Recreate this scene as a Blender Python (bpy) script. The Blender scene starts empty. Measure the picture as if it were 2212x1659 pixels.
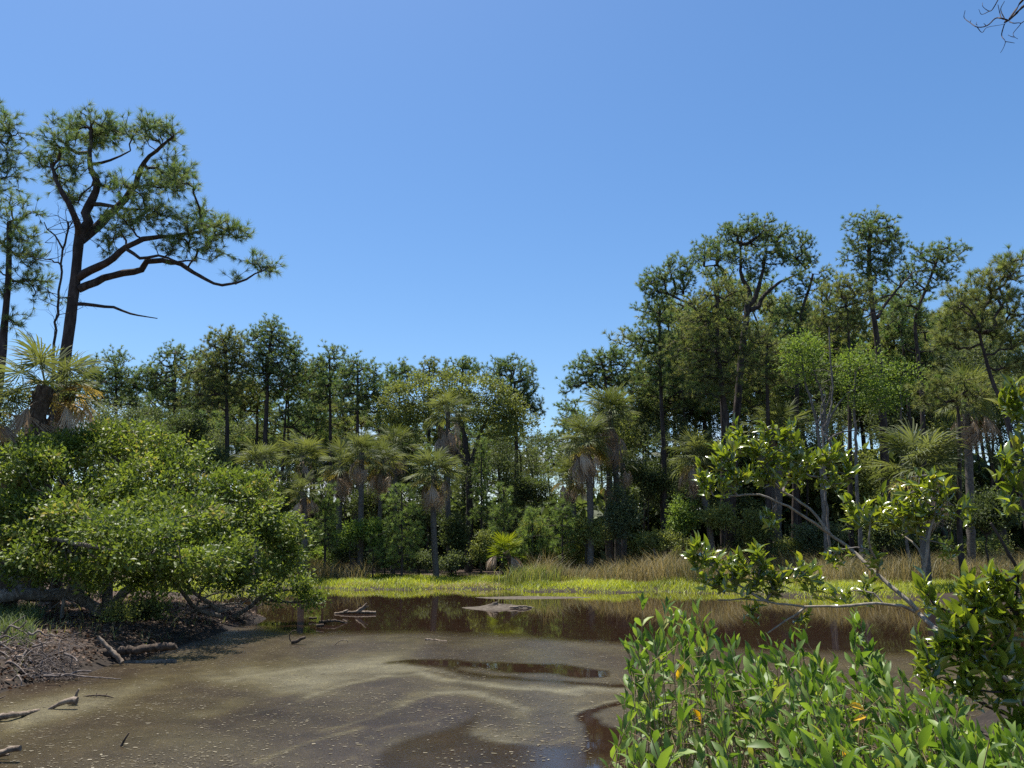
import bpy, math
import numpy as np
from mathutils import Vector, Matrix

# ------------------------------------------------------------------ camera, sky, sun, exposure
sc = bpy.context.scene
COL = sc.collection
CAM_H, PITCH, HFOV = 2.2, math.radians(11.5), math.radians(66.0)
cam_d = bpy.data.cameras.new('camera')
cam = bpy.data.objects.new('camera', cam_d); COL.objects.link(cam)
cam.location = (0, 0, CAM_H); cam.rotation_euler = (math.pi / 2 + PITCH, 0, 0)
cam_d.angle_x = HFOV; cam_d.clip_start = 0.05; cam_d.clip_end = 6000
sc.camera = cam

SUN_EL, SUN_AZ = 73.0, -38.0            # azimuth clockwise from straight ahead
world = bpy.data.worlds.new('World'); sc.world = world; world.use_nodes = True
wn, wl = world.node_tree.nodes, world.node_tree.links
wn.clear()
w_out = wn.new('ShaderNodeOutputWorld'); w_bg = wn.new('ShaderNodeBackground')
w_sky = wn.new('ShaderNodeTexSky'); w_sky.sky_type = 'NISHITA'; w_sky.sun_disc = False
w_sky.sun_elevation = math.radians(SUN_EL); w_sky.sun_rotation = math.radians(SUN_AZ)
w_sky.altitude = 0; w_sky.air_density = 1.0; w_sky.dust_density = 0.65; w_sky.ozone_density = 2.8
w_bg.inputs['Strength'].default_value = 0.098
w_hs = wn.new('ShaderNodeHueSaturation'); w_hs.inputs['Saturation'].default_value = 1.22; w_hs.inputs['Value'].default_value = .98
wl.new(w_sky.outputs[0], w_hs.inputs['Color']); w_tc = wn.new('ShaderNodeTexCoord'); w_mp = wn.new('ShaderNodeMapping'); w_mp.inputs['Scale'].default_value = (5, 5, 16)
w_no = wn.new('ShaderNodeTexNoise'); w_no.inputs['Scale'].default_value = 1.6; w_no.inputs['Detail'].default_value = 6
w_sx = wn.new('ShaderNodeSeparateXYZ'); w_m1 = wn.new('ShaderNodeMapRange'); w_m2 = wn.new('ShaderNodeMapRange'); w_mu = wn.new('ShaderNodeMath'); w_mu.operation = 'MULTIPLY'
wl.new(w_tc.outputs['Generated'], w_mp.inputs[0]); wl.new(w_mp.outputs[0], w_no.inputs['Vector']); wl.new(w_tc.outputs['Generated'], w_sx.inputs[0])
for nd, a, b in ((w_m1, .20, .06), (w_m2, .46, .62)):
    nd.interpolation_type = 'SMOOTHSTEP'; nd.inputs[1].default_value = min(a, b) if nd is w_m2 else b; nd.inputs[2].default_value = max(a, b)
w_m1.inputs[3].default_value = 1; w_m1.inputs[4].default_value = 0
wl.new(w_sx.outputs[2], w_m1.inputs[0]); wl.new(w_no.outputs['Fac'], w_m2.inputs[0]); wl.new(w_m1.outputs[0], w_mu.inputs[0]); wl.new(w_m2.outputs[0], w_mu.inputs[1])
w_cl = wn.new('ShaderNodeMix'); w_cl.data_type = 'RGBA'; wl.new(w_mu.outputs[0], w_cl.inputs[0]); wl.new(w_hs.outputs[0], w_cl.inputs[6]); w_cl.inputs[7].default_value = (5.2, 5.4, 5.8, 1)
wl.new(w_cl.outputs[2], w_bg.inputs['Color'])
wl.new(w_bg.outputs[0], w_out.inputs['Surface'])

sun_d = bpy.data.lights.new('sun', 'SUN'); sun_d.energy = 5.0; sun_d.angle = math.radians(0.53)
sun_d.color = (1.0, 0.95, 0.87)
sun = bpy.data.objects.new('sun', sun_d); COL.objects.link(sun)
_e, _a = math.radians(SUN_EL), math.radians(SUN_AZ)
SUN = Vector((math.sin(_a) * math.cos(_e), math.cos(_a) * math.cos(_e), math.sin(_e)))
sun.rotation_euler = SUN.to_track_quat('Z', 'Y').to_euler(); sun.location = (0, 20, 60)

vs = sc.view_settings
sc.display_settings.display_device = 'sRGB'
vs.view_transform = 'Standard'; vs.look = 'None'; vs.exposure = 0.8; vs.gamma = 1.0; vs.use_curve_mapping = False
sc.render.engine = 'CYCLES'
cy = sc.cycles
cy.max_bounces = 8; cy.diffuse_bounces = 3; cy.glossy_bounces = 3; cy.transmission_bounces = 3; cy.transparent_max_bounces = 4
cy.use_denoising = False; cy.sample_clamp_indirect = 6.0
try:
    cy.denoiser = 'OPENIMAGEDENOISE'; cy.denoising_prefilter = 'ACCURATE'; cy.denoising_input_passes = 'RGB_ALBEDO_NORMAL'
except Exception:
    pass

# ------------------------------------------------------------------ picture <-> world (picture units: the photograph at 2212 x 1659)
FPX = 1106.0 / math.tan(HFOV / 2)
SP, CP = math.sin(PITCH), math.cos(PITCH)
def P(px, py, d):
    """the world point seen at (px, py) at distance d ahead of the camera"""
    u, v = (px - 1106.0) / FPX, (829.5 - py) / FPX
    k = d / (CP - v * SP)
    return np.array([u * k, d, CAM_H + (SP + v * CP) * k])
def G(px, py, z=0.0):
    """the world point at height z seen at (px, py)"""
    u, v = (px - 1106.0) / FPX, (829.5 - py) / FPX
    k = (z - CAM_H) / (SP + v * CP)
    return np.array([u * k, (CP - v * SP) * k, z])
def proj(p):
    p = np.asarray(p, float); x, y, z = p[..., 0], p[..., 1], p[..., 2] - CAM_H
    f = y * CP + z * SP; w = -y * SP + z * CP
    return 1106 + x / f * FPX, 829.5 - w / f * FPX
def Z1(x, y): return x * .489, y * .489 + 147.5
def Z3(x, y): return x * .3333, y * .3333 + 1179.7
def Z2(x, y): return x * .3333, y * .3333 + 847.9
def Z4(x, y): return x * .3555 + 221.2, y * .3555 + 663.6
def Z5(x, y): return x * .3555 + 663.6, y * .3555 + 737.3
def Z6(x, y): return x * .3555 + 1179.7, y * .3555 + 442.4
def Z7(x, y): return x * .3555 + 1695.8, y * .3555 + 442.4
def Z8(x, y): return x * .3333 + 1474.6, y * .3333 + 847.9
def Z9(x, y): return x * .3666 + 663.6, y * .3666 + 1216.5
def ZB(x, y): return x * .3111 + 1179.7, y * .3111 + 811.0
def px_m(d): return d / FPX / CP ** .5

# ------------------------------------------------------------------ materials
def nt(name):
    m = bpy.data.materials.new(name); m.use_nodes = True
    n, l = m.node_tree.nodes, m.node_tree.links
    return m, n, l, n['Principled BSDF'], n['Material Output']
def sock(node, *names):
    for k in names:
        if k in node.inputs: return node.inputs[k]
def ramp(n, l, fac, stops):
    r = n.new('ShaderNodeValToRGB'); e = r.color_ramp.elements
    while len(e) > 1: e.remove(e[-1])
    e[0].position, e[0].color = stops[0][0], (*stops[0][1], 1)
    for p, c in stops[1:]:
        k = e.new(p); k.color = (*c, 1)
    if fac is not None: l.new(fac, r.inputs[0])
    return r.outputs[0]
def noise(n, l, scale, detail=4, vec=None, rough=.55):
    t = n.new('ShaderNodeTexNoise'); t.inputs['Scale'].default_value = scale
    t.inputs['Detail'].default_value = detail; t.inputs['Roughness'].default_value = rough
    if vec is not None: l.new(vec, t.inputs['Vector'])
    return t.outputs['Fac']
def leaf_mat(name, stops, rough=.45, trans=.4, spec=.4, tcol=(1.2, 1.2, .55), from_object=False):
    """a leaf: colour of its own (from its random tint), a sheen, and light that comes through from behind"""
    m, n, l, b, out = nt(name)
    if from_object:
        a = n.new('ShaderNodeObjectInfo'); fac = a.outputs['Random']
    else:
        a = n.new('ShaderNodeAttribute'); a.attribute_name = 'tint'; fac = a.outputs['Fac']
    c = ramp(n, l, fac, stops)
    l.new(c, b.inputs['Base Color']); b.inputs['Roughness'].default_value = rough
    sock(b, 'Specular IOR Level', 'Specular').default_value = spec
    t = n.new('ShaderNodeBsdfTranslucent')
    mul = n.new('ShaderNodeMix'); mul.data_type = 'RGBA'; mul.blend_type = 'MULTIPLY'; mul.inputs[0].default_value = 1
    l.new(c, mul.inputs[6]); mul.inputs[7].default_value = (*[q * trans * 2 for q in tcol], 1)
    l.new(mul.outputs[2], t.inputs['Color'])
    mx = n.new('ShaderNodeAddShader')
    l.new(b.outputs[0], mx.inputs[0]); l.new(t.outputs[0], mx.inputs[1]); l.new(mx.outputs[0], out.inputs['Surface'])
    return m
def bark_mat(name, c0, c1, c2, scale=6.0, stretch=.25, bump=.6, rough=.9):
    m, n, l, b, out = nt(name)
    g = n.new('ShaderNodeNewGeometry'); mp = n.new('ShaderNodeMapping')
    mp.inputs['Scale'].default_value = (1, 1, stretch); l.new(g.outputs['Position'], mp.inputs['Vector'])
    f = noise(n, l, scale, 6, mp.outputs[0], .7)
    l.new(ramp(n, l, f, [(.3, c0), (.5, c1), (.68, c2)]), b.inputs['Base Color'])
    b.inputs['Roughness'].default_value = rough; sock(b, 'Specular IOR Level', 'Specular').default_value = .2
    bp = n.new('ShaderNodeBump'); bp.inputs['Strength'].default_value = bump; bp.inputs['Distance'].default_value = .03
    l.new(f, bp.inputs['Height']); l.new(bp.outputs[0], b.inputs['Normal'])
    return m

M = {}
M['pine'] = leaf_mat('pine_needles', [(0, (0.054, 0.106, 0.038)), (0.5, (0.082, 0.112, 0.048)), (0.9, (0.120, 0.150, 0.066)), (1, (0.184, 0.197, 0.084))], 0.6, .42, 0.15)
M['pine_olive'] = leaf_mat('pine_needles_olive', [(0, (0.062, 0.106, 0.035)), (0.5, (0.104, 0.116, 0.048)), (0.9, (0.145, 0.150, 0.066)), (1, (0.173, 0.201, 0.077))], 0.6, .42, 0.15)
M['pine_young'] = leaf_mat('young_pine_needles', [(0, (0.060, 0.088, 0.032)), (0.5, (0.105, 0.150, 0.048)), (1, (0.160, 0.205, 0.065))], 0.6, .42, 0.15)
M['oak'] = leaf_mat('oak_leaves', [(0, (0.034, 0.053, 0.014)), (0.5, (0.082, 0.110, 0.022)), (0.93, (0.130, 0.160, 0.034)), (1, (0.180, 0.152, 0.060))], .5, .42, .22)
M['oak_far'] = leaf_mat('far_oak_leaves', [(0, (0.066, 0.080, 0.028)), (0.5, (0.112, 0.126, 0.042)), (1, (0.160, 0.179, 0.060))], 0.6, .4, 0.15)
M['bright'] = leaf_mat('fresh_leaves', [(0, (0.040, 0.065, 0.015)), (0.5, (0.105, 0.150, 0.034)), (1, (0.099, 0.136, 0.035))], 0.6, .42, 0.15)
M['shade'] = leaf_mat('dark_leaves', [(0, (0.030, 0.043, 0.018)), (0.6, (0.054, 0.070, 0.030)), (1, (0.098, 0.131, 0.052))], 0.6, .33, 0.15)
M['wax'] = leaf_mat('waxmyrtle_leaves', [(0, (0.042, 0.055, 0.030)), (0.6, (0.075, 0.095, 0.050)), (1, (0.110, 0.130, 0.070))], 0.6, .36, 0.15)
M['frond'] = leaf_mat('palm_green', [(0, (0.034, 0.044, 0.015)), (0.5, (0.092, 0.106, 0.052)), (1, (0.080, 0.089, 0.032))], 0.6, .4, 0.12, from_object=True)
M['frond_yellow'] = leaf_mat('palm_yellowing', [(0, (.13, .12, .03)), (.5, (.20, .16, .04)), (1, (.27, .19, .06))], 0.6, .4, 0.12, (1.1, 1.05, .7), True)
M['frond_dead'] = leaf_mat('palm_dead', [(0, (0.172, 0.132, 0.092)), (0.5, (0.260, 0.200, 0.145)), (1, (0.437, 0.356, 0.265))], .75, .25, .2, (1, .9, .75), True)
M['frond_lime'] = leaf_mat('palm_lime', [(0, (0.068, 0.093, 0.007)), (1, (0.120, 0.136, 0.009))], 0.6, .45, 0.12, from_object=True)
M['bay'] = leaf_mat('bay_leaves', [(0, (0.041, 0.062, 0.011)), (0.5, (0.100, 0.135, 0.018)), (0.85, (0.140, 0.170, 0.024)), (1, (0.141, 0.140, 0.027))], .22, .42, .6, (1.25, 1.2, .4), True)
M['bay_mass'] = leaf_mat('bay_leaf_mass', [(0, (0.041, 0.062, 0.011)), (0.5, (0.100, 0.135, 0.018)), (0.85, (0.140, 0.170, 0.024)), (1, (0.141, 0.140, 0.027))], .22, .42, .6, (1.25, 1.2, .4))
M['oxeye'] = leaf_mat('oxeye_leaves', [(0, (.034, .068, .012)), (.3, (.062, .105, .020)), (.65, (.095, .145, .030)), (.93, (.14, .19, .045)), (1, (.21, .21, .06))], .5, .38, .25, (1.2, 1.25, .4), True)
M['oxeye_mass'] = leaf_mat('oxeye_leaf_mass', [(0, (.034, .068, .012)), (.3, (.062, .105, .020)), (.65, (.095, .145, .030)), (.93, (.14, .19, .045)), (1, (.21, .21, .06))], .5, .38, .25, (1.2, 1.25, .4))
M['yellow_leaf'] = leaf_mat('yellow_leaf', [(0, (.50, .28, .01)), (1, (.55, .36, .02))], .4, .4, .4, (1, .9, .4), True)
M['grass'] = leaf_mat('green_grass', [(0, (0.030, 0.042, 0.012)), (0.6, (0.200, 0.235, 0.028)), (0.9, (0.260, 0.270, 0.050)), (1, (0.083, 0.075, 0.083))], .5, .5, .3, (1.2, 1.15, .4))
M['dry'] = leaf_mat('dry_grass', [(0, (0.050, 0.062, 0.022)), (.3, (0.095, 0.085, 0.038)), (.7, (0.162, 0.133, 0.065)), (1, (0.261, 0.223, 0.130))], .6, .4, .25, (1.1, 1.0, .7))
M['reed'] = leaf_mat('reed_blades', [(0, (.06, .085, .02)), (.6, (.12, .14, .045)), (1, (.24, .20, .09))], .5, .4, .3)
M['litter'] = leaf_mat('leaf_litter', [(0, (0.030, 0.018, 0.011)), (0.5, (0.080, 0.050, 0.034)), (0.9, (0.150, 0.100, 0.070)), (1, (0.260, 0.190, 0.130))], .8, .1, .2, (1, .8, .6))
M['bark_pine'] = bark_mat('pine_bark', (.024, .019, .017), (.055, .043, .037), (.105, .085, .073), 7)
M['bark_palm'] = bark_mat('palm_bark', (.050, .042, .036), (.115, .100, .086), (.19, .17, .145), 9, 1.8)
M['bark_boot'] = bark_mat('palm_boots', (.030, .022, .017), (.080, .060, .045), (.17, .13, .095), 12, .5)
M['bark_oak'] = bark_mat('oak_bark', (.050, .042, .034), (.13, .112, .092), (.30, .27, .23), 11, .8)
M['bark_dark'] = bark_mat('dark_bark', (.020, .016, .013), (.052, .042, .034), (.10, .08, .065), 9, .5)
M['bark_grey'] = bark_mat('grey_bark', (.08, .07, .06), (.17, .15, .13), (.27, .24, .21), 9, .5)
M['bark_white'] = bark_mat('pale_bark', (.13, .11, .08), (.25, .215, .165), (.38, .335, .27), 22, .6, .3)
M['stem'] = bark_mat('tan_stems', (.14, .09, .045), (.26, .19, .10), (.36, .28, .16), 25, .5, .2)
M['twig_dry'] = bark_mat('dry_twigs', (.07, .055, .046), (.16, .13, .112), (.27, .23, .20), 18, .6, .2)
M['drift'] = bark_mat('driftwood', (.075, .055, .040), (.18, .14, .105), (.33, .27, .21), 14, .7, .5)
M['drift_dark'] = bark_mat('wet_driftwood', (.030, .022, .016), (.07, .052, .038), (.14, .105, .08), 14, .7, .5)
M['twig_dark'] = bark_mat('dark_twigs', (.02, .016, .02), (.045, .034, .036), (.07, .055, .055), 20, .7, .2)

def ground_mat():
    m, n, l, b, out = nt('ground_soil')
    g = n.new('ShaderNodeNewGeometry'); pos = g.outputs['Position']
    f1 = noise(n, l, .9, 6, pos, .65); f2 = noise(n, l, 9, 5, pos, .7); f3 = noise(n, l, 45, 3, pos, .7)
    mud = ramp(n, l, f2, [(.3, (.010, .007, .005)), (.55, (.026, .018, .012)), (.75, (.055, .040, .030))])
    lit = ramp(n, l, f3, [(.3, (.028, .018, .012)), (.55, (.08, .052, .034)), (.75, (.15, .10, .07))])
    a = n.new('ShaderNodeAttribute'); a.attribute_name = 'land'
    mx = n.new('ShaderNodeMix'); mx.data_type = 'RGBA'
    ad = n.new('ShaderNodeMath'); ad.operation = 'MULTIPLY_ADD'; ad.use_clamp = True
    l.new(f1, ad.inputs[0]); ad.inputs[1].default_value = 1.2; 
    sb = n.new('ShaderNodeMath'); sb.operation = 'SUBTRACT'; l.new(a.outputs['Fac'], sb.inputs[0]); sb.inputs[1].default_value = .75
    l.new(sb.outputs[0], ad.inputs[2])
    l.new(ad.outputs[0], mx.inputs[0]); l.new(mud, mx.inputs[6]); l.new(lit, mx.inputs[7])
    l.new(mx.outputs[2], b.inputs['Base Color']); b.inputs['Roughness'].default_value = .85
    sock(b, 'Specular IOR Level', 'Specular').default_value = .25
    bp = n.new('ShaderNodeBump'); bp.inputs['Strength'].default_value = .8; bp.inputs['Distance'].default_value = .05
    l.new(f2, bp.inputs['Height']); l.new(bp.outputs[0], b.inputs['Normal'])
    return m
M['ground'] = ground_mat()
def water_mat():
    m, n, l, b, out = nt('pond_water')
    g = n.new('ShaderNodeNewGeometry'); pos = g.outputs['Position']
    s = n.new('ShaderNodeAttribute'); s.attribute_name = 'scum'
    t = n.new('ShaderNodeAttribute'); t.attribute_name = 'tone'
    pt = n.new('ShaderNodeAttribute'); pt.attribute_name = 'patch'
    f1 = noise(n, l, 2.2, 6, pos, .7); f2 = noise(n, l, 26, 4, pos, .75)
    f3 = noise(n, l, 70, 2, pos, .7)
    def math_(op, a, bb, c=None, clamp=False):
        k = n.new('ShaderNodeMath'); k.operation = op; k.use_clamp = clamp
        for i, v in enumerate((a, bb, c)):
            if v is None: continue
            if isinstance(v, (int, float)): k.inputs[i].default_value = v
            else: l.new(v, k.inputs[i])
        return k.outputs[0]
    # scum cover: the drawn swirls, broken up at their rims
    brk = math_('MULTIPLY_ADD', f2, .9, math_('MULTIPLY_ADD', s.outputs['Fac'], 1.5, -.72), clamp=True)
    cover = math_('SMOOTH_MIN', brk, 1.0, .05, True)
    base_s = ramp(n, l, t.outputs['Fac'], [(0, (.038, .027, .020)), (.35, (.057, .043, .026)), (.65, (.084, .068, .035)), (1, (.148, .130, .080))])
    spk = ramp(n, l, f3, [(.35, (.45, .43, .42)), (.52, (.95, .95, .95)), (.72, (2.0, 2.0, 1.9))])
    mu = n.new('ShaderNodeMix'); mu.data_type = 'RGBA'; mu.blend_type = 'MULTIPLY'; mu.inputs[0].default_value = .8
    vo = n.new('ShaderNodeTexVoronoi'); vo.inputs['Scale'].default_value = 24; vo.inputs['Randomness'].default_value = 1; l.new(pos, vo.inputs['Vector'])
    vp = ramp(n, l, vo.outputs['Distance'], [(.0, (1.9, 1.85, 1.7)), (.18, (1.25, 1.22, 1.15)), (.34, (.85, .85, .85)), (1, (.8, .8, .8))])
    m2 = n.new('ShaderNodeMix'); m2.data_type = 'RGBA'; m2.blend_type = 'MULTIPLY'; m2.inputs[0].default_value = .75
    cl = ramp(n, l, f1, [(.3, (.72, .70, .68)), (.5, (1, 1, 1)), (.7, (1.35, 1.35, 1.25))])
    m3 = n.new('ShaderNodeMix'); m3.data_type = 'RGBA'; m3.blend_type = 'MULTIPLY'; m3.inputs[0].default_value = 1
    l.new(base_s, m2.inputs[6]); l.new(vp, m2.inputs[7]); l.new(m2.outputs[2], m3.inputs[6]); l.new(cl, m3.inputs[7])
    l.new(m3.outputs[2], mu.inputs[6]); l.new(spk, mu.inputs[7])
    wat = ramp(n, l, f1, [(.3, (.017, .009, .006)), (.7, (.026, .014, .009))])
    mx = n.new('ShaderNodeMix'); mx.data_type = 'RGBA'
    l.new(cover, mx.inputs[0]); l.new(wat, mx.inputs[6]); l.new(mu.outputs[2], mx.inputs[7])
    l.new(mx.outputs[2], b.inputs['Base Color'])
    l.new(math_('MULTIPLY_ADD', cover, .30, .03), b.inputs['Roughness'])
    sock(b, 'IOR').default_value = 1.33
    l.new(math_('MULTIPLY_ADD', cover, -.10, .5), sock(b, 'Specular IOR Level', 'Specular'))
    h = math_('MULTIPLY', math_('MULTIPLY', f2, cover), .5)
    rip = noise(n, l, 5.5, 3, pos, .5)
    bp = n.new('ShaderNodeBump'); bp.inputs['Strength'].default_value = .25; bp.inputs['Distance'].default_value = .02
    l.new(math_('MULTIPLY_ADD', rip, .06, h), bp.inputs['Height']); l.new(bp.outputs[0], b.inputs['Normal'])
    return m
M['water'] = water_mat()

# ------------------------------------------------------------------ geometry helpers
def unit(v):
    v = np.asarray(v, float)
    return v / np.maximum(np.linalg.norm(v, axis=-1, keepdims=True), 1e-9)
def perp(d):
    ref = np.where(np.abs(d[..., 2:3]) < .9, np.array([0, 0, 1.]), np.array([1., 0, 0]))
    u = unit(np.cross(d, ref)); return u, np.cross(d, u)
class Geo:
    def __init__(s): s.v, s.l, s.k, s.t, s.n = [], [], [], [], 0
    def add(s, v, f, tint=None):
        v = np.asarray(v, float).reshape(-1, 3); f = np.asarray(f, int)
        if not len(v): return
        s.v.append(v); s.l.append((f + s.n).ravel()); s.k.append(np.full(len(f), f.shape[1])); s.n += len(v)
        s.t.append(np.full(len(v), .5) if tint is None else np.broadcast_to(tint, (len(v),)))
    def mesh(s, name, mat, org=(0, 0, 0), smooth=True, extra=None):
        me = bpy.data.meshes.new(name)
        v = np.concatenate(s.v) - np.asarray(org); l = np.concatenate(s.l); k = np.concatenate(s.k)
        me.vertices.add(len(v)); me.vertices.foreach_set('co', v.astype(np.float32).ravel())
        me.loops.add(len(l)); me.loops.foreach_set('vertex_index', l.astype(np.int32))
        me.polygons.add(len(k)); st = np.concatenate([[0], np.cumsum(k)[:-1]]); me.polygons.foreach_set('loop_start', st.astype(np.int32))
        if smooth: me.polygons.foreach_set('use_smooth', np.ones(len(k), bool))
        at = me.attributes.new('tint', 'FLOAT', 'POINT'); at.data.foreach_set('value', np.concatenate(s.t).astype(np.float32))
        for nm, val in (extra or {}).items():
            at = me.attributes.new(nm, 'FLOAT', 'POINT'); at.data.foreach_set('value', np.asarray(val, np.float32))
        me.update(calc_edges=True)
        me.materials.append(mat)
        return me
def tag(o, label=None, cat=None, group=None, kind=None):
    for k, v in (('label', label), ('category', cat), ('group', group), ('kind', kind)):
        if v: o[k] = v
    return o
def link(name, me, parent=None):
    o = bpy.data.objects.new(name, me); COL.objects.link(o)
    if parent is not None: o.parent = parent
    return o
def thing(name, loc, label, cat, group=None):
    o = bpy.data.objects.new(name, None); COL.objects.link(o); o.location = loc; o.empty_display_size = .3
    return tag(o, label, cat, group)
def part(name, geo, mat, root, smooth=True, kind=None, label=None):
    o = link(name, geo.mesh(name, mat, np.array(root.location), smooth), root)
    return tag(o, label, kind=kind)
def solo(name, geo, mat, org, label, cat, group=None, kind=None, smooth=True):
    o = link(name, geo.mesh(name, mat, org, smooth)); o.location = org
    return tag(o, label, cat, group, kind)

def resample(pts, step):
    pts = np.asarray(pts, float); seg = np.linalg.norm(np.diff(pts, axis=0), axis=1); s = np.concatenate([[0], np.cumsum(seg)])
    # Catmull-Rom through the points
    n = max(2, int(s[-1] / step) + 1); t = np.linspace(0, s[-1], n); out = []
    ext = np.vstack([2 * pts[0] - pts[1], pts, 2 * pts[-1] - pts[-2]])
    for q in t:
        i = min(max(np.searchsorted(s, q, 'right') - 1, 0), len(seg) - 1); u = (q - s[i]) / max(seg[i], 1e-9)
        p0, p1, p2, p3 = ext[i], ext[i + 1], ext[i + 2], ext[i + 3]
        out.append(.5 * (2 * p1 + (p2 - p0) * u + (2 * p0 - 5 * p1 + 4 * p2 - p3) * u * u + (3 * p1 - p0 - 3 * p2 + p3) * u ** 3))
    return np.array(out)
def tube(geo, pts, r, n=8, rough=0.0, rng=None, cap=True):
    pts = np.asarray(pts, float); k = len(pts); r = np.broadcast_to(np.asarray(r, float), (k,))
    d = unit(np.gradient(pts, axis=0)); u = np.zeros((k, 3)); u[0] = perp(d[0])[0]
    for i in range(1, k): u[i] = unit(u[i - 1] - d[i] * np.dot(u[i - 1], d[i]))
    w = np.cross(d, u); a = np.arange(n) * 2 * math.pi / n
    rr = r[:, None] * np.ones((1, n))
    if rough and rng is not None: rr = rr * (1 + rough * rng.normal(size=(k, n)))
    v = pts[:, None] + rr[..., None] * (np.cos(a)[None, :, None] * u[:, None] + np.sin(a)[None, :, None] * w[:, None])
    i = np.arange(k - 1)[:, None] * n; j = np.arange(n)[None]; j2 = (j + 1) % n
    f = np.stack([i + j, i + j2, i + n + j2, i + n + j], -1).reshape(-1, 4)
    geo.add(v, f)
    if cap:
        for e, ring in ((pts[0], v[0]), (pts[-1], v[-1])):
            geo.add(np.vstack([ring, e[None]]), np.stack([np.arange(n), (np.arange(n) + 1) % n, np.full(n, n)], -1))
def sticks(geo, p0, p1, r0, r1, n=4, tint=None):
    """many straight pieces at once"""
    p0, p1 = np.asarray(p0, float), np.asarray(p1, float); E = len(p0)
    if not E: return
    d = unit(p1 - p0); u, w = perp(d); a = np.arange(n) * 2 * math.pi / n
    off = np.cos(a)[None, :, None] * u[:, None] + np.sin(a)[None, :, None] * w[:, None]
    r0, r1 = np.broadcast_to(r0, (E,)), np.broadcast_to(r1, (E,))
    v = np.concatenate([p0[:, None] + off * r0[:, None, None], p1[:, None] + off * r1[:, None, None]], 1)
    j = np.arange(n); q = np.stack([j, (j + 1) % n, n + (j + 1) % n, n + j], -1)
    f = (np.arange(E)[:, None, None] * 2 * n + q[None]).reshape(-1, 4)
    geo.add(v.reshape(-1, 3), f, None if tint is None else np.repeat(tint, 2 * n))
def stamp(geo, tv, tf, pos, ydir, zdir, size, tint, wid=None):
    """one template (x across, y along, z up) at many places"""
    y = unit(ydir); x = unit(np.cross(y, zdir)); z = np.cross(x, y); N = len(pos)
    if not N: return
    size = np.broadcast_to(size, (N,)); wid = size if wid is None else np.broadcast_to(wid, (N,))
    v = pos[:, None] + (tv[None, :, 0:1] * wid[:, None, None]) * x[:, None] + (tv[None, :, 1:2] * size[:, None, None]) * y[:, None] + (tv[None, :, 2:3] * size[:, None, None]) * z[:, None]
    f = (np.arange(N)[:, None, None] * len(tv) + tf[None]).reshape(-1, tf.shape[1])
    geo.add(v.reshape(-1, 3), f, np.repeat(np.broadcast_to(tint, (N,)), len(tv)))
LEAF2 = (np.array([[0, 0, 0], [-.27, .5, .06], [0, 1, -.05], [.27, .5, .06]]), np.array([[0, 2, 1], [0, 3, 2]]))
LEAF4 = (np.array([[0, 0, 0], [-.24, .52, .07], [0, 1, -.08], [.24, .52, .07], [0, .5, 0]]), np.array([[0, 4, 1], [1, 4, 2], [2, 4, 3], [3, 4, 0]]))
def rand_dir(rng, n): return unit(rng.normal(size=(n, 3)))

def grow(roots, attr, bf=.35, root_pl=0.0):
    """joins attraction points to the roots, nearest first, so that limbs share the way: parent index per point (roots first)"""
    R, N = len(roots), len(attr); pts = np.vstack([roots, attr]); par = np.full(R + N, -1); pl = np.zeros(R + N)
    pl[:R] = root_pl
    D = np.linalg.norm(attr[:, None] - roots[None], axis=2) + bf * pl[None, :R]
    best = D.argmin(1); cost = D.min(1); left = np.ones(N, bool); order = []
    for _ in range(N):
        i = np.where(left, cost, 1e9).argmin(); left[i] = False; g = R + i; par[g] = best[i]
        pl[g] = pl[best[i]] + np.linalg.norm(pts[g] - pts[best[i]]); order.append(g)
        d = np.linalg.norm(attr - attr[i], axis=1) + bf * pl[g]; b = left & (d < cost)
        cost[b] = d[b]; best[b] = g
    cnt = np.zeros(R + N); cnt[R:] = 1
    for g in reversed(order): cnt[par[g]] += cnt[g]
    return pts, par, cnt, np.array(order)
def branches(geo, pts, par, cnt, idx, rng, r_tip, power=.45, rmax=.2, n=4, wob=.1, lift=.0):
    g = idx; p0, p1 = pts[par[g]], pts[g]; L = np.linalg.norm(p1 - p0, axis=1, keepdims=True)
    mid = (p0 + p1) / 2 + rng.normal(size=p0.shape) * L * wob + np.array([0, 0, 1.]) * L * lift
    r = np.minimum(r_tip * np.maximum(cnt, 1) ** power, rmax); ra, rb = np.minimum(r[par[g]], r[g] * 1.5), r[g]
    sticks(geo, p0, mid, ra, (ra + rb) / 2, n); sticks(geo, mid, p1, (ra + rb) / 2, rb, n)
    return mid
def in_blobs(rng, blobs, d, density, depth=.85, shell=.45):
    """points in ellipsoids given as picture (x, y, half width, half height[, distance offset])"""
    out = []
    for bl in blobs:
        x, y, rx, ry = bl[:4]; dd = d + (bl[4] if len(bl) > 4 else 0); s = px_m(dd)
        a, c = rx * s, ry * s; ct = P(x, y, dd); n = max(3, int(density * math.pi * a * c * 1.3))
        q = rand_dir(rng, n) * (rng.random((n, 1)) ** shell); q[:, 2] = np.where(q[:, 2] < -.5, -.5 - .35 * (q[:, 2] + .5), q[:, 2])
        out.append(ct + q * np.array([a, a * depth, c]))
    return np.vstack(out)
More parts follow.
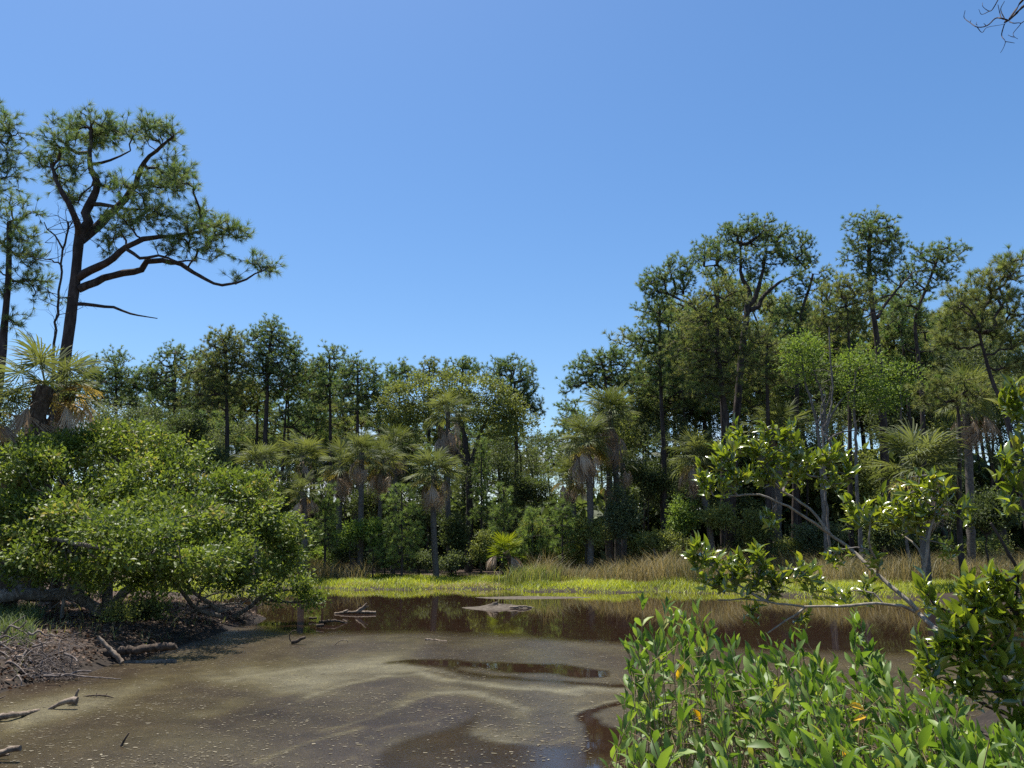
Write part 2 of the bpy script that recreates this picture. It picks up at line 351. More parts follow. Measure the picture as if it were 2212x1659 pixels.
def tufts(geo, pos, axis, rng, K, length, width, tint, spread=1.0):
    """sprays of needles, one triangle each"""
    N = len(pos); a = unit(axis); u, w = perp(a)
    th = np.sqrt(rng.random((N, K))) * spread; ph = rng.random((N, K)) * 2 * math.pi
    d = np.cos(th)[..., None] * a[:, None] + np.sin(th)[..., None] * (np.cos(ph)[..., None] * u[:, None] + np.sin(ph)[..., None] * w[:, None])
    d[..., 2] -= .12; d = unit(d).reshape(-1, 3)
    b = (pos[:, None] - a[:, None] * rng.random((N, K, 1)) * length * .5).reshape(-1, 3)
    s = unit(np.cross(d, rand_dir(rng, N * K))) * width / 2
    L = length * (.75 + .5 * rng.random((N * K, 1)))
    v = np.stack([b - s, b + s, b + d * L], 1).reshape(-1, 3)
    f = np.arange(N * K * 3).reshape(-1, 3)
    tt = np.repeat(np.clip(np.repeat(tint, K) + rng.normal(size=N * K) * .1, 0, 1), 3)
    geo.add(v, f, tt)

# ------------------------------------------------------------------ the land: pond outline, ground, water
shore_px = [(0, 1502), (70, 1480), (130, 1463), (210, 1443), (300, 1426), (390, 1396), (450, 1372), (520, 1349), (572, 1336), (520, 1322), (470, 1306), (430, 1291),
            (480, 1280), (560, 1275), (640, 1273), (700, 1271), (760, 1275), (820, 1273), (900, 1276), (950, 1271), (1000, 1275), (1080, 1273), (1150, 1279), (1230, 1277), (1330, 1282),
            (1420, 1278), (1500, 1283), (1620, 1283), (1750, 1291), (1900, 1290), (2100, 1302), (2300, 1310)]
POND = [G(x, y)[:2] for x, y in shore_px] + [np.array(q) for q in ((30., 27.), (17., 20.), (10.2, 14.5), (7.6, 12.2), (5.9, 10.6), (5.1, 9.4), (4.2, 8.4), (3.0, 7.6), (0., 7.2), (-4., 7.3), (-7., 8.2), (-9.5, 10.5))]
POND = np.array(POND)
def vnoise(x, y, f, seed=0):
    r = np.random.default_rng(seed); o = np.zeros(np.shape(x))
    for k in range(7):
        a = r.random() * 6.283; fr = f * (.6 + 1.5 * r.random()); o = o + np.sin((x * math.cos(a) + y * math.sin(a)) * fr + r.random() * 6.283 + 1.3 * np.sin((x * math.sin(a) - y * math.cos(a)) * fr * .7))
    return o / 4.0
def sdist(x, y):
    """distance to the pond's rim: above 0 on land, below 0 on water"""
    x, y = np.asarray(x, float), np.asarray(y, float); sh = x.shape; q = np.stack([x.ravel(), y.ravel()], 1)
    a, b = POND, np.roll(POND, -1, 0); best = np.full(len(q), 1e9); ins = np.zeros(len(q), bool)
    for i in range(len(a)):
        e = b[i] - a[i]; w = q - a[i]; t = np.clip((w @ e) / max(e @ e, 1e-9), 0, 1)
        best = np.minimum(best, np.linalg.norm(w - t[:, None] * e, axis=1))
        c = ((a[i, 1] > q[:, 1]) != (b[i, 1] > q[:, 1]))
        with np.errstate(divide='ignore', invalid='ignore'):
            xi = (b[i, 0] - a[i, 0]) * (q[:, 1] - a[i, 1]) / (b[i, 1] - a[i, 1] + 1e-12) + a[i, 0]
        ins ^= c & (q[:, 0] < xi)
    return np.where(ins, -best, best).reshape(sh)
def height(x, y):
    x, y = np.asarray(x, float), np.asarray(y, float); s = sdist(x, y)
    far = 1 / (1 + np.exp(-(y - 33) / 1.5)); s = s + .18 * vnoise(x, y, 2.6, 3) * (1 - .3 * far) + far * .35 * vnoise(x, y, .75, 23)
    near_h = .5 * (1 - np.exp(-np.maximum(s, 0) / .7)); far_h = .06 * (1 - np.exp(-np.maximum(s, 0) / .2)) + .40 * (1 - np.exp(-np.maximum(s, 0) / 6))
    h = np.where(s > 0, far * far_h + (1 - far) * near_h, np.maximum(s * .3, -.45))
    return h + np.where(s > 0, 1, .2) * .05 * vnoise(x, y, 1.1, 5) * np.clip(np.abs(s), 0, 1)
def gz(x, y): return float(height(np.array([x]), np.array([y]))[0])

xs = np.concatenate([[-1500, -700, -350, -180, -100, -70], np.arange(-50, 60.01, .45), [75, 105, 190, 360, 700, 1500]])
ys = np.concatenate([[-1500, -500, -120, -40, -12], np.arange(-4, 64.01, .4), [72, 90, 130, 220, 400, 800, 1600]])
X, Y = np.meshgrid(xs, ys); Zg = height(X, Y)
nx, ny = len(xs), len(ys)
def grid_faces(nx, ny):
    i = (np.arange(ny - 1)[:, None] * nx + np.arange(nx - 1)[None]).ravel()
    return np.stack([i, i + 1, i + nx + 1, i + nx], -1)
g = Geo(); g.add(np.stack([X, Y, Zg], -1), grid_faces(nx, ny))
me = g.mesh('ground', M['ground'], extra={'land': np.clip(sdist(X, Y).ravel() / 2.5, 0, 1)})
tag(link('ground', me), kind='structure')

# water sheet with its drawn swirls of scum (finer near the camera)
yr = 6.6 * (52 / 6.6) ** np.linspace(0, 1, 240); ur = np.linspace(-1.15, 1.15, 240)
WX = ur[None] * yr[:, None]; WY = np.repeat(yr[:, None], 240, 1)
px_, py_ = proj(np.stack([WX, WY, 0 * WX], -1))
wx = px_ + 13 * vnoise(WX, WY, .9, 11) + 5 * vnoise(WX, WY, 3.1, 12); wy = py_ + (3.5 * vnoise(WX, WY, 1.2, 13) + 2 * vnoise(WX, WY, 4.2, 14)) * np.clip((py_ - 1330) / 120, .2, 1.4)
def pip(poly, x, y, soft):
    poly = np.array(poly, float); ins = np.zeros(x.shape, bool); best = np.full(x.shape, 1e9)
    for i in range(len(poly)):
        a, b = poly[i], poly[(i + 1) % len(poly)]
        ins ^= ((a[1] > y) != (b[1] > y)) & (x < (b[0] - a[0]) * (y - a[1]) / (b[1] - a[1] + 1e-12) + a[0])
        e = b - a; t = np.clip(((x - a[0]) * e[0] + (y - a[1]) * e[1]) / max(e @ e, 1e-9), 0, 1)
        best = np.minimum(best, np.hypot((x - a[0] - t * e[0]) * .45, y - a[1] - t * e[1]))
    return np.clip(.5 + np.where(ins, best, -best) / soft, 0, 1)
def band(line, x, y, w):
    best = np.full(x.shape, 1e9); line = np.array(line, float)
    for a, b in zip(line[:-1], line[1:]):
        e = b - a; t = np.clip(((x - a[0]) * e[0] + (y - a[1]) * e[1]) / max(e @ e, 1e-9), 0, 1)
        best = np.minimum(best, np.hypot((x - a[0] - t * e[0]) * .5, y - a[1] - t * e[1]))
    return np.exp(-(best / w) ** 2)
z9 = lambda *q: [Z9(*p) for p in q]
edge = np.interp(wx, [0, 500, 640, 720, 900, 1000, 1150, 1300, 1400, 1600, 2212], [1330, 1345, 1372, 1366, 1364, 1368, 1376, 1388, 1390, 1400, 1420])
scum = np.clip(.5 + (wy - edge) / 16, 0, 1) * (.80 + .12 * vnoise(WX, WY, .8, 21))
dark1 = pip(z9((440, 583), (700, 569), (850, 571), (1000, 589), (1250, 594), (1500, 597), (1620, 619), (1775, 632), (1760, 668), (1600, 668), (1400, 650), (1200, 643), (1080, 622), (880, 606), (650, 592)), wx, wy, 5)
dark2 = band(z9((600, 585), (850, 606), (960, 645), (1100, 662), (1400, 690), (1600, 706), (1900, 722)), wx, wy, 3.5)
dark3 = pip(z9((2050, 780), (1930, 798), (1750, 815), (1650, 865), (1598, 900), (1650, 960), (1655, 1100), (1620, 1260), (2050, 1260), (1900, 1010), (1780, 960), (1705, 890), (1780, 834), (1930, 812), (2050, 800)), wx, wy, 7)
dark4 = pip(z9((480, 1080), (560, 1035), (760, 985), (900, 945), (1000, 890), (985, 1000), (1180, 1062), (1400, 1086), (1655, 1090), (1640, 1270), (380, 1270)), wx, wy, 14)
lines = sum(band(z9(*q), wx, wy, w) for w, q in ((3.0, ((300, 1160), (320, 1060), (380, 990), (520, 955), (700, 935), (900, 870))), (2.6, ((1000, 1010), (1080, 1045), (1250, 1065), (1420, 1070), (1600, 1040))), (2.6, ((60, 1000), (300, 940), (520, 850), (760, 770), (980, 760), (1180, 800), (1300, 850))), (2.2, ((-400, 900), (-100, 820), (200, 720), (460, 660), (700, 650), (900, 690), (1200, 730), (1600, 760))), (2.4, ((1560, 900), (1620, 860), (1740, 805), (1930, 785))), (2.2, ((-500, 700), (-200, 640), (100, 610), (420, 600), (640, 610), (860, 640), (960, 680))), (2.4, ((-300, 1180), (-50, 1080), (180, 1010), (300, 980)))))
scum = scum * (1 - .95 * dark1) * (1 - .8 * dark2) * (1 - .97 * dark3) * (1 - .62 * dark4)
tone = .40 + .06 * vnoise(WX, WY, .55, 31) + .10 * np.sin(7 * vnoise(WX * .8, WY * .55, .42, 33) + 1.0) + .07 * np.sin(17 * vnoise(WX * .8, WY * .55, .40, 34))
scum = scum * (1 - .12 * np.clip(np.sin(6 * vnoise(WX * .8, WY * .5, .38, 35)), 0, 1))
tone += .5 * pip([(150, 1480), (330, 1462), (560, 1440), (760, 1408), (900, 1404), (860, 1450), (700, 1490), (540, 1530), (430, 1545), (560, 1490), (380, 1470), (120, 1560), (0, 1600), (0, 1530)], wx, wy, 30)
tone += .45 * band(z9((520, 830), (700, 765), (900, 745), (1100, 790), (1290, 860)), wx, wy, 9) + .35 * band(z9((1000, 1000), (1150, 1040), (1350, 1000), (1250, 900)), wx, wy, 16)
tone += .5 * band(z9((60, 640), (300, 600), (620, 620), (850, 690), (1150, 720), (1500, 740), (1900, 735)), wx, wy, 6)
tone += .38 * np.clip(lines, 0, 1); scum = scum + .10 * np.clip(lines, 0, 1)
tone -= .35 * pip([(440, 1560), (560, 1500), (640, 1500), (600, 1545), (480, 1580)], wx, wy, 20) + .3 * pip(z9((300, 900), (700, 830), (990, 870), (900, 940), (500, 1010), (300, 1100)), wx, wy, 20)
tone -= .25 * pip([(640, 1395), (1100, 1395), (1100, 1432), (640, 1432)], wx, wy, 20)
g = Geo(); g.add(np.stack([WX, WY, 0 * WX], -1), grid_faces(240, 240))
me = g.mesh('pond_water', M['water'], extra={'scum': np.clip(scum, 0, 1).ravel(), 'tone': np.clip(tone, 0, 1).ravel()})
tag(link('pond_water', me), kind='structure')

# flecks of leaf and foam adrift on the scum
rng = np.random.default_rng(5)
n = 34000; fy = 8.2 + 20 * rng.random(n) ** 1.25; fx = (rng.random(n) * 1.5 - .75) * fy
iy = np.clip(np.searchsorted(yr, fy), 0, 239); ix = np.clip(((fx / fy + 1.15) / 2.3 * 239).astype(int), 0, 239)
sv = scum[iy, ix]; keep = (sdist(fx, fy) < -.1) & (rng.random(n) < np.clip(sv * 1.1 - .05, .02, 1) * (.45 + .55 * (vnoise(fx, fy, 1.3, 41) > -.15)))
fx, fy = fx[keep], fy[keep]; n = len(fx)
g = Geo(); ang = rng.normal(size=n) * .5 + .15
stamp(g, np.array([[-.5, 0, 0], [.5, .1, 0], [.35, 1, 0], [-.4, .8, 0.]]), np.array([[0, 1, 2, 3]]), np.stack([fx, fy, np.full(n, .006)], 1),
      np.stack([np.cos(ang), np.sin(ang), 0 * ang], 1), np.array([[0, 0, 1.]]).repeat(n, 0), rng.gamma(2.0, .011, n) + .010, rng.random(n) ** 1.5, rng.gamma(2, .005, n) + .006)
M['fleck'] = leaf_mat('fleck', [(0, (.075, .06, .035)), (.5, (.14, .115, .065)), (1, (.23, .20, .14))], .7, .0, .3)
tag(solo('floating_flecks', g, M['fleck'], (0, 0, 0), 'tan flecks of leaf and foam adrift on the brown scum', None, kind='stuff'))

# ------------------------------------------------------------------ trees
UP = np.array([0, 0, 1.])
def strip_pts(spec, d, zf=None):
    """picture polyline -> world; an entry may carry its own distance offset"""
    return np.array([P(q[0], q[1], d + (q[2] if len(q) > 2 else 0)) for q in spec])
def to_ground(pts, lean=0.0):
    """lets a trunk run down into the ground below its lowest drawn point"""
    b = pts[0]; x, y = b[0] - lean * (b[2]), b[1]; z = gz(x, y)
    return np.vstack([[x, y, z - .15], pts]) if b[2] - z > .25 else pts
def pine(label, d, trunk, r0, blobs, seed, limbs=(), density=5.0, tuft=(16, .26, .022), mat='pine', bark='bark_pine', r1=None, group=None, name='pine_tree', cat='pine tree', per=4, roots_from=.45, grow_k=1.38):
    rng = np.random.default_rng(seed)
    tp = resample(to_ground(strip_pts(trunk, d)), .5)
    root = thing(name, tuple(tp[0] + [0, 0, .15]), label, cat, group)
    n = len(tp); rad = np.linspace(r0, r0 * .35 if r1 is None else r1, n); rad[0] *= 1.25
    g = Geo(); tube(g, tp, rad, 10, .06, rng); part('trunk', g, M[bark], root)
    rts, pls = [tp[int(n * roots_from):]], [np.zeros(n - int(n * roots_from))]
    for li in limbs:
        dead = li[0] == 'dead'; spec = li[-1]; lp = resample(strip_pts(spec, d), .3); k = len(lp)
        jit = rng.normal(size=(k, 3)) * .02; jit[0] = 0; lp = lp + jit
        la, lb = li[1], li[2]
        g = Geo(); tube(g, lp, np.linspace(la, lb, k), 7, .06, rng); part('limb', g, M[bark], root, label='bare dead limb without needles' if dead else None)
        if not dead: rts.append(lp[int(k * .25):]); pls.append(np.zeros(k - int(k * .25)))
    R = np.vstack(rts); at = in_blobs(rng, [(b[0], b[1], b[2] * grow_k, b[3] * grow_k, *b[4:]) for b in blobs], d, density * 1.45)
    pts, par, cnt, idx = grow(R, at, .25, np.concatenate(pls))
    g = Geo(); branches(g, pts, par, cnt, idx, rng, .010 * d / 50 + .005, .5, r0 * .42, 4, .09, -.03)
    tip = pts[len(R):]; dr = unit(tip - pts[par[len(R):]])
    pos, ax = [], []
    for k in range(per):
        if k == 0: o = np.zeros_like(tip); a = dr * .7 + UP * .7 + rng.normal(size=tip.shape) * .25
        else:
            a = unit(dr * .5 + UP * .45 + rng.normal(size=tip.shape) * .6); o = a * (.18 + .34 * rng.random((len(tip), 1))) * (1 if tuft[1] < .4 else 1.3)
            sticks(g, tip, tip + o, .010, .007, 3)
        pos.append(tip + o); ax.append(a)
    part('branches', g, M[bark], root, kind='stuff')
    pos, ax = np.vstack(pos), np.vstack(ax)
    g = Geo(); t0 = .5 + .22 * rng.normal(size=len(pos)); tufts(g, pos, ax, rng, int(tuft[0] * 1.55), tuft[1] * .92, tuft[2] * 1.15, np.clip(t0, 0, 1))
    part('needles', g, M[mat], root, smooth=False, kind='stuff')
    return root
def broadleaf(label, d, stems, blobs, seed, mat, bark='bark_dark', density=3.0, leaves=30, size=.10, rc=.35, name='broadleaf_tree', cat='tree', group=None, r_tip=.007, rmax=.15, tmpl=LEAF2, upness=.42, bf=.35, depth=.85, tag_limb=None):
    rng = np.random.default_rng(seed); rts = []; root = None
    for k, (ra, rb, spec) in enumerate(stems):
        lp = strip_pts(spec, d); lp = resample(to_ground(lp) if k == 0 else lp, .3); m = len(lp)
        if root is None: root = thing(name, tuple(lp[0] + [0, 0, .1]), label, cat, group)
        lp[1:] += rng.normal(size=(m - 1, 3)) * .02
        g = Geo(); tube(g, lp, np.linspace(ra, rb, m), 8, .07, rng); part('trunk' if k == 0 else 'limb', g, M[bark], root)
        rts.append(lp[1:])
    R = np.vstack(rts); at = in_blobs(rng, blobs, d, density, depth)
    pts, par, cnt, idx = grow(R, at, bf)
    g = Geo(); branches(g, pts, par, cnt, idx, rng, r_tip, .45, rmax, 4, .13, .02); part('branches', g, M[bark], root, kind='stuff')
    tip = pts[len(R):]; dr = unit(tip - pts[par[len(R):]])
    leaves = int(leaves * 1.7); N = len(tip) * leaves; c = np.repeat(tip, leaves, 0); dd = np.repeat(dr, leaves, 0)
    off = rng.normal(size=(N, 3)) * rc * np.array([.6, .6, .42]); y = unit(dd * .5 + rng.normal(size=(N, 3)) * .7 + unit(off) * .6 + UP * .2)
    z = unit(UP * upness + rng.normal(size=(N, 3)) * .55 )
    g = Geo(); tn = np.clip(np.repeat(rng.normal(.5, .2, len(tip)), leaves) + rng.normal(size=N) * .17, 0, 1)
    stamp(g, *tmpl, c + off, y, z, size * (.65 + .6 * rng.random(N)), tn); part('foliage', g, M[mat], root, smooth=False, kind='stuff')
    return root
z1 = lambda *q: [(*Z1(p[0], p[1]), *p[2:]) for p in q]
z4 = lambda *q: [(*Z4(p[0], p[1]), *p[2:]) for p in q]
z5 = lambda *q: [(*Z5(p[0], p[1]), *p[2:]) for p in q]
z6 = lambda *q: [(*Z6(p[0], p[1]), *p[2:]) for p in q]
z7 = lambda *q: [(*Z7(p[0], p[1]), *p[2:]) for p in q]
def bz(s, zf, *q):      # blobs: centre through zf, radii scaled
    return [(*zf(b[0], b[1]), b[2] * s, b[3] * s, *b[4:]) for b in q]
# the tall spreading pine behind the oak
pine('tall spreading pine with long horizontal limbs, rising behind the low oak', 26,
     z1((225, 1640), (245, 1540), (270, 1400), (300, 1200), (318, 1060), (333, 930), (345, 800), (352, 735)), .215,
     bz(.489, Z1, (370, 260, 140, 55), (470, 300, 100, 60, .8), (290, 320, 90, 55, -.8), (650, 295, 120, 55), (740, 300, 70, 45, .5), (225, 420, 62, 80), (250, 500, 70, 50, .6), (330, 440, 60, 55, -1),
        (780, 450, 85, 65), (700, 500, 120, 60, 1), (790, 530, 80, 45, -.8), (590, 560, 95, 50, -1), (490, 520, 60, 40), (330, 580, 65, 45, .8), (640, 660, 110, 60), (560, 690, 80, 45, -1),
        (730, 640, 60, 45, .8), (880, 670, 95, 55, .6), (820, 730, 90, 45, -.8), (960, 720, 80, 50), (1040, 740, 65, 45, .3), (870, 810, 120, 42), (740, 800, 70, 35, -.5), (470, 790, 55, 35), (500, 740, 50, 35, -.5),
        (470, 660, 36, 26), (1160, 865, 75, 38), (1215, 900, 35, 30), (1045, 935, 32, 30), (400, 330, 70, 60, 1)),
     11, limbs=[
        ('l', 0.136, 0.040, z1((350, 745), (345, 700, -.3), (312, 625, -.8), (280, 560, -1), (250, 495, -1), (222, 420, -1))),
        ('l', 0.184, 0.048, z1((352, 745), (384, 690), (384, 620), (418, 560), (430, 505), (396, 430), (400, 340), (400, 270))),
        ('l', 0.184, 0.040, z1((352, 760), (375, 748, .2), (430, 698, .5), (490, 640, .8), (545, 585, .9), (600, 515, .9), (622, 440, .8), (662, 388, .6), (720, 340, .4), (770, 300, .2))),
        ('l', 0.080, 0.024, z1((404, 600), (470, 606), (560, 620), (690, 624))),
        ('l', 0.064, 0.024, z1((400, 425), (500, 403), (580, 372))),
        ('l', 0.152, 0.032, z1((345, 925), (420, 882, -.3), (490, 850, -.5), (545, 800, -.6), (620, 762, -.5), (740, 742, -.3), (850, 728, 0), (960, 690, .2))),
        ('l', 0.144, 0.020, z1((345, 975), (430, 937, .2), (520, 910, .5), (610, 895, .7), (660, 852, .7), (750, 855, .5), (800, 868, .3), (860, 906, .1), (930, 944, 0), (1000, 960, -.1), (1060, 946, -.2), (1130, 910, -.2), (1195, 878, -.2))),
        ('l', 0.064, 0.024, z1((560, 800, -.6), (630, 838, -.8), (700, 828, -.8), (800, 855, -.8), (870, 850, -.8))),
        ('dead', 0.072, 0.016, z1((335, 1040), (440, 1046), (530, 1066), (620, 1096), (690, 1107))),
     ], density=10.5, tuft=(26, .27, .010), grow_k=1.04, r1=.165, roots_from=.97, per=4)
pine('pine with a drooping narrow crown, trunk beside the picture edge under the spreading pine', 27,
     [(-2, 830), (8, 720), (18, 600), (20, 480)], .22,
     [(35, 470, 45, 38), (10, 520, 50, 50), (55, 530, 45, 45), (10, 440, 40, 30), (45, 600, 55, 40), (90, 640, 40, 25), (30, 690, 40, 26), (60, 570, 40, 40), (0, 620, 40, 40)], 12,
     density=4.2, tuft=(22, .28, .011), grow_k=1.05)
pine('pine reaching in at the edge, its round crown level with the spreading pine top', 29,
     [(-70, 900), (-60, 600), (-45, 420), (-30, 300)], .25,
     [(0, 270, 55, 45), (30, 290, 32, 25), (-30, 330, 60, 60), (10, 370, 50, 30), (50, 340, 24, 16), (5, 410, 40, 22)], 13, density=5, tuft=(22, .28, .011), grow_k=1.05)
# bare dead tree beside the spreading pine
def bare_tree(label, d, stems, seed, n_tw, name='bare_tree', mat='bark_grey', cat='dead tree', tlen=.9, r_tw=.012, sp=None):
    rng = np.random.default_rng(seed); root = None; pts = []
    for k, (ra, rb, spec) in enumerate(stems):
        lp = strip_pts(spec, d); lp = resample(to_ground(lp) if k == 0 else lp, .25)
        if root is None: root = thing(name, tuple(lp[0] + [0, 0, .1]), label, cat)
        lp[1:] += rng.normal(size=(len(lp) - 1, 3)) * .018
        g = Geo(); tube(g, lp, np.linspace(ra, rb, len(lp)), 7, .05, rng); part('trunk' if k == 0 else 'limb', g, M[mat], root)
        pts.append(lp[len(lp) // (3 if k == 0 else 5):])
    pts = np.vstack(pts); g = Geo()
    b = pts[rng.integers(0, len(pts), n_tw)]; dr = unit(rng.normal(size=(n_tw, 3)) * np.array([1, .8, .5]) + UP * .35)
    for s in range(4):
        e = b + dr * tlen * (.35 + .3 * rng.random((n_tw, 1))) / (1 + .5 * s)
        sticks(g, b, e, r_tw * (1 - .22 * s), r_tw * (1 - .22 * (s + 1)) + .001, 4)
        if s < 3:
            e2 = e + unit(dr + rng.normal(size=dr.shape) * .9) * tlen * .3; sticks(g, e, e2, r_tw * .55, .003, 3)
        b = e; dr = unit(dr + rng.normal(size=dr.shape) * .55 - UP * .05)
    part('twigs', g, M[mat], root, kind='stuff')
    return root
bare_tree('thin bare dead tree standing close beside the trunk of the spreading pine', 25,
     [(.065, .03, [(112, 960), (114, 800), (122, 700), (131, 600), (137, 540), (150, 480)]), (.035, .015, [(137, 540), (122, 510, -.3), (98, 490, -.5), (92, 480, -.5)]), (.03, .012, [(134, 575), (105, 560, .5), (80, 562, .8)])], 21, 34, tlen=1.0, mat='bark_dark')

# pines along the far bank, one by one
FB = 56
pine('far pine with two rounded heads just behind the yellowing palms', 57, z4((90, 1000), (85, 700), (80, 380)), .2,
     bz(.3555, Z4, (60, 320, 75, 45), (110, 420, 85, 60), (20, 430, 70, 60), (160, 480, 80, 70), (60, 540, 130, 80), (-60, 400, 60, 60), (-90, 480, 90, 60)), 31, mat='pine')
pine('far pine with a small knob top between two broader pines behind the oak', 58, z4((440, 1000), (440, 720), (440, 450), (440, 280)), .2,
     bz(.3555, Z4, (440, 262, 62, 34), (430, 330, 80, 55), (310, 390, 65, 50), (390, 430, 120, 60), (300, 470, 90, 60), (450, 560, 110, 70), (560, 300, 45, 30)), 32)
pine('broad domed far pine with a straight trunk, beside the highest far pine', 56, z4((760, 1100), (758, 940), (758, 700), (752, 480), (750, 300)), .24,
     bz(.3555, Z4, (750, 190, 85, 45), (680, 240, 75, 55), (810, 260, 90, 60), (700, 330, 140, 75), (800, 380, 90, 70), (600, 400, 110, 70), (690, 470, 150, 70), (640, 580, 130, 60), (780, 540, 70, 60)), 33, mat='pine_olive')
pine('highest far pine in the stand behind the oak, with a peaked crown', 57, z4((985, 1100), (990, 780), (1000, 560), (1003, 350), (1030, 150)), .26,
     bz(.3555, Z4, (1035, 105, 58, 40), (990, 160, 80, 50), (920, 180, 55, 40), (1080, 200, 80, 60), (1000, 260, 120, 60), (1150, 290, 65, 70), (1050, 350, 140, 60), (940, 360, 80, 70), (1020, 450, 150, 60), (1180, 380, 40, 50)), 34)
pine('slim far pine squeezed under the highest far pine, crown half hidden', 60, z4((935, 1100), (940, 740), (945, 480)), .2,
     bz(.3555, Z4, (880, 470, 90, 70), (930, 560, 90, 60), (850, 600, 70, 60)), 35, mat='pine_olive')
pine('far pine with a flat knob crown above the dark palm', 58, z4((1385, 1100), (1385, 740), (1380, 330)), .19,
     bz(.3555, Z4, (1395, 285, 66, 38), (1370, 350, 80, 50), (1320, 330, 40, 40), (1390, 440, 110, 70), (1350, 540, 90, 60)), 36)
pine('far pine with a rounded cone crown left of the olive broadleaf tree', 56, z4((1550, 1150), (1550, 780), (1552, 350)), .2,
     bz(.3555, Z4, (1565, 345, 80, 45), (1510, 400, 70, 50), (1620, 420, 60, 50), (1550, 480, 120, 70), (1560, 590, 110, 80), (1640, 520, 60, 60)), 37)
pine('thin far pine with sparse foliage right of the highest far pine', 60, z4((1130, 1100), (1130, 780), (1130, 470)), .18,
     bz(.3555, Z4, (1180, 420, 90, 60), (1110, 500, 90, 60), (1230, 500, 90, 60), (1250, 400, 60, 50)), 38, density=3.6, mat='pine_olive')
pine('far pine half hidden by the olive broadleaf tree, head just clearing it', 62, z5((560, 900), (560, 500), (560, 200)), .2,
     bz(.3555, Z5, (570, 170, 60, 36), (520, 200, 40, 40), (610, 210, 60, 40), (560, 260, 90, 60)), 41)
pine('pale green far pine head poking over the middle of the olive broadleaf tree', 62, z5((740, 900), (740, 500), (742, 180)), .2,
     bz(.3555, Z5, (742, 150, 52, 46), (720, 200, 60, 40), (830, 185, 50, 36)), 42, mat='pine_olive')
pine('far pine head showing over the olive tree above the skirted palm', 61, z5((950, 900), (950, 500), (940, 190)), .2,
     bz(.3555, Z5, (925, 150, 50, 40), (985, 150, 55, 36), (940, 200, 90, 50), (1040, 180, 30, 24)), 43)
pine('big round headed pine at the open gap of sky, behind the olive tree', 58, z5((1270, 1000), (1270, 600), (1260, 250)), .25,
     bz(.3555, Z5, (1220, 150, 85, 50), (1150, 190, 60, 50), (1290, 210, 80, 60), (1330, 290, 70, 60), (1240, 290, 100, 70), (1370, 380, 55, 45), (1300, 380, 90, 60), (1390, 430, 35, 30)), 44)
pine('small hazy pine low in the gap of sky, far behind the grass', 85, [(1205, 1150), (1187, 1060), (1183, 960)], .16,
     [(1180, 955, 28, 14), (1165, 975, 24, 18), (1192, 985, 22, 20), (1150, 990, 20, 16), (1178, 1010, 26, 20)], 45, density=3)
# the grove on the other side of the gap
pine('great umbrella crowned pine, the widest of the grove across the pond', 52, z6((1120, 2000), (1150, 1400), (1190, 900), (1213, 720), (1225, 610)), .30,
     bz(.3555, Z6, (1240, 140, 120, 52), (1110, 190, 90, 60), (1350, 190, 120, 60), (1230, 230, 120, 60, 1), (1470, 210, 90, 45), (1560, 240, 55, 50), (970, 270, 75, 55), (1060, 310, 90, 55, -1), (920, 320, 45, 40),
        (1170, 320, 80, 45, -1), (1400, 300, 100, 60, -1), (1500, 330, 90, 50, 1), (1300, 380, 70, 50), (1580, 340, 60, 50), (1260, 440, 50, 36), (1040, 410, 40, 30)), 51,
     limbs=[('l', .2, .06, z6((1222, 620), (1236, 530), (1185, 430), (1182, 330), (1180, 250))), ('l', .12, .04, z6((1130, 560, .5), (1092, 500, .5), (1086, 410, .3), (1045, 372), (960, 377))), ('l', .2, .05, z6((1228, 610), (1262, 580), (1300, 470), (1320, 380), (1340, 290))),
            ('l', .18, .04, z6((1232, 640), (1285, 620, .3), (1322, 555, .5), (1420, 472, .8), (1520, 425, .8), (1600, 380, .6)))], density=5.0, roots_from=.97, r1=.20)
pine('pine with a flat topped crown stepping down beside the umbrella pine', 50, z6((1085, 2000), (1080, 1400), (1060, 1050), (980, 760), (900, 625), (800, 570), (740, 540)), .3,
     bz(.3555, Z6, (800, 370, 85, 48), (850, 420, 55, 45), (650, 450, 85, 40), (730, 450, 90, 50), (620, 520, 60, 40), (720, 530, 90, 40), (830, 500, 70, 50)), 52, limbs=[('l', .09, .03, z6((900, 625), (860, 565, .4), (800, 540, .6)))], r1=.06, roots_from=.7)
pine('pine with a ragged column of foliage at the edge of the gap', 51, z6((715, 2000), (718, 1600), (700, 1200), (690, 900), (690, 620)), .2,
     bz(.3555, Z6, (620, 640, 80, 45), (700, 590, 70, 40), (700, 690, 110, 60), (570, 790, 80, 45), (660, 800, 110, 60), (760, 860, 90, 60), (590, 880, 90, 50), (700, 980, 130, 70), (640, 1060, 100, 60), (770, 1080, 100, 60)), 53, density=3.6)
pine('dense olive pine filling the middle of the grove below the umbrella crown', 47, z6((1120, 2100), (1100, 1400), (1065, 1100), (1040, 800), (1040, 560)), .28,
     bz(.3555, Z6, (1060, 520, 110, 50), (1140, 570, 90, 60), (980, 600, 110, 60), (900, 690, 110, 60), (1050, 680, 130, 60), (960, 790, 160, 70), (1130, 770, 110, 70), (880, 880, 130, 60), (1010, 920, 150, 70), (1150, 900, 90, 70), (930, 1020, 130, 60), (1080, 1050, 130, 70), (1000, 1150, 130, 60)), 54, mat='pine_olive', density=4.2)
pine('low round pine leaning over the gap behind the paired palms', 52, z6((380, 1700), (380, 1300), (350, 1000)), .22,
     bz(.3555, Z6, (390, 910, 70, 40), (300, 950, 90, 50), (430, 940, 80, 50), (230, 1000, 70, 50), (350, 1020, 120, 60), (150, 1080, 55, 40), (450, 1060, 90, 60), (240, 1080, 90, 50), (110, 1140, 28, 24)), 55)
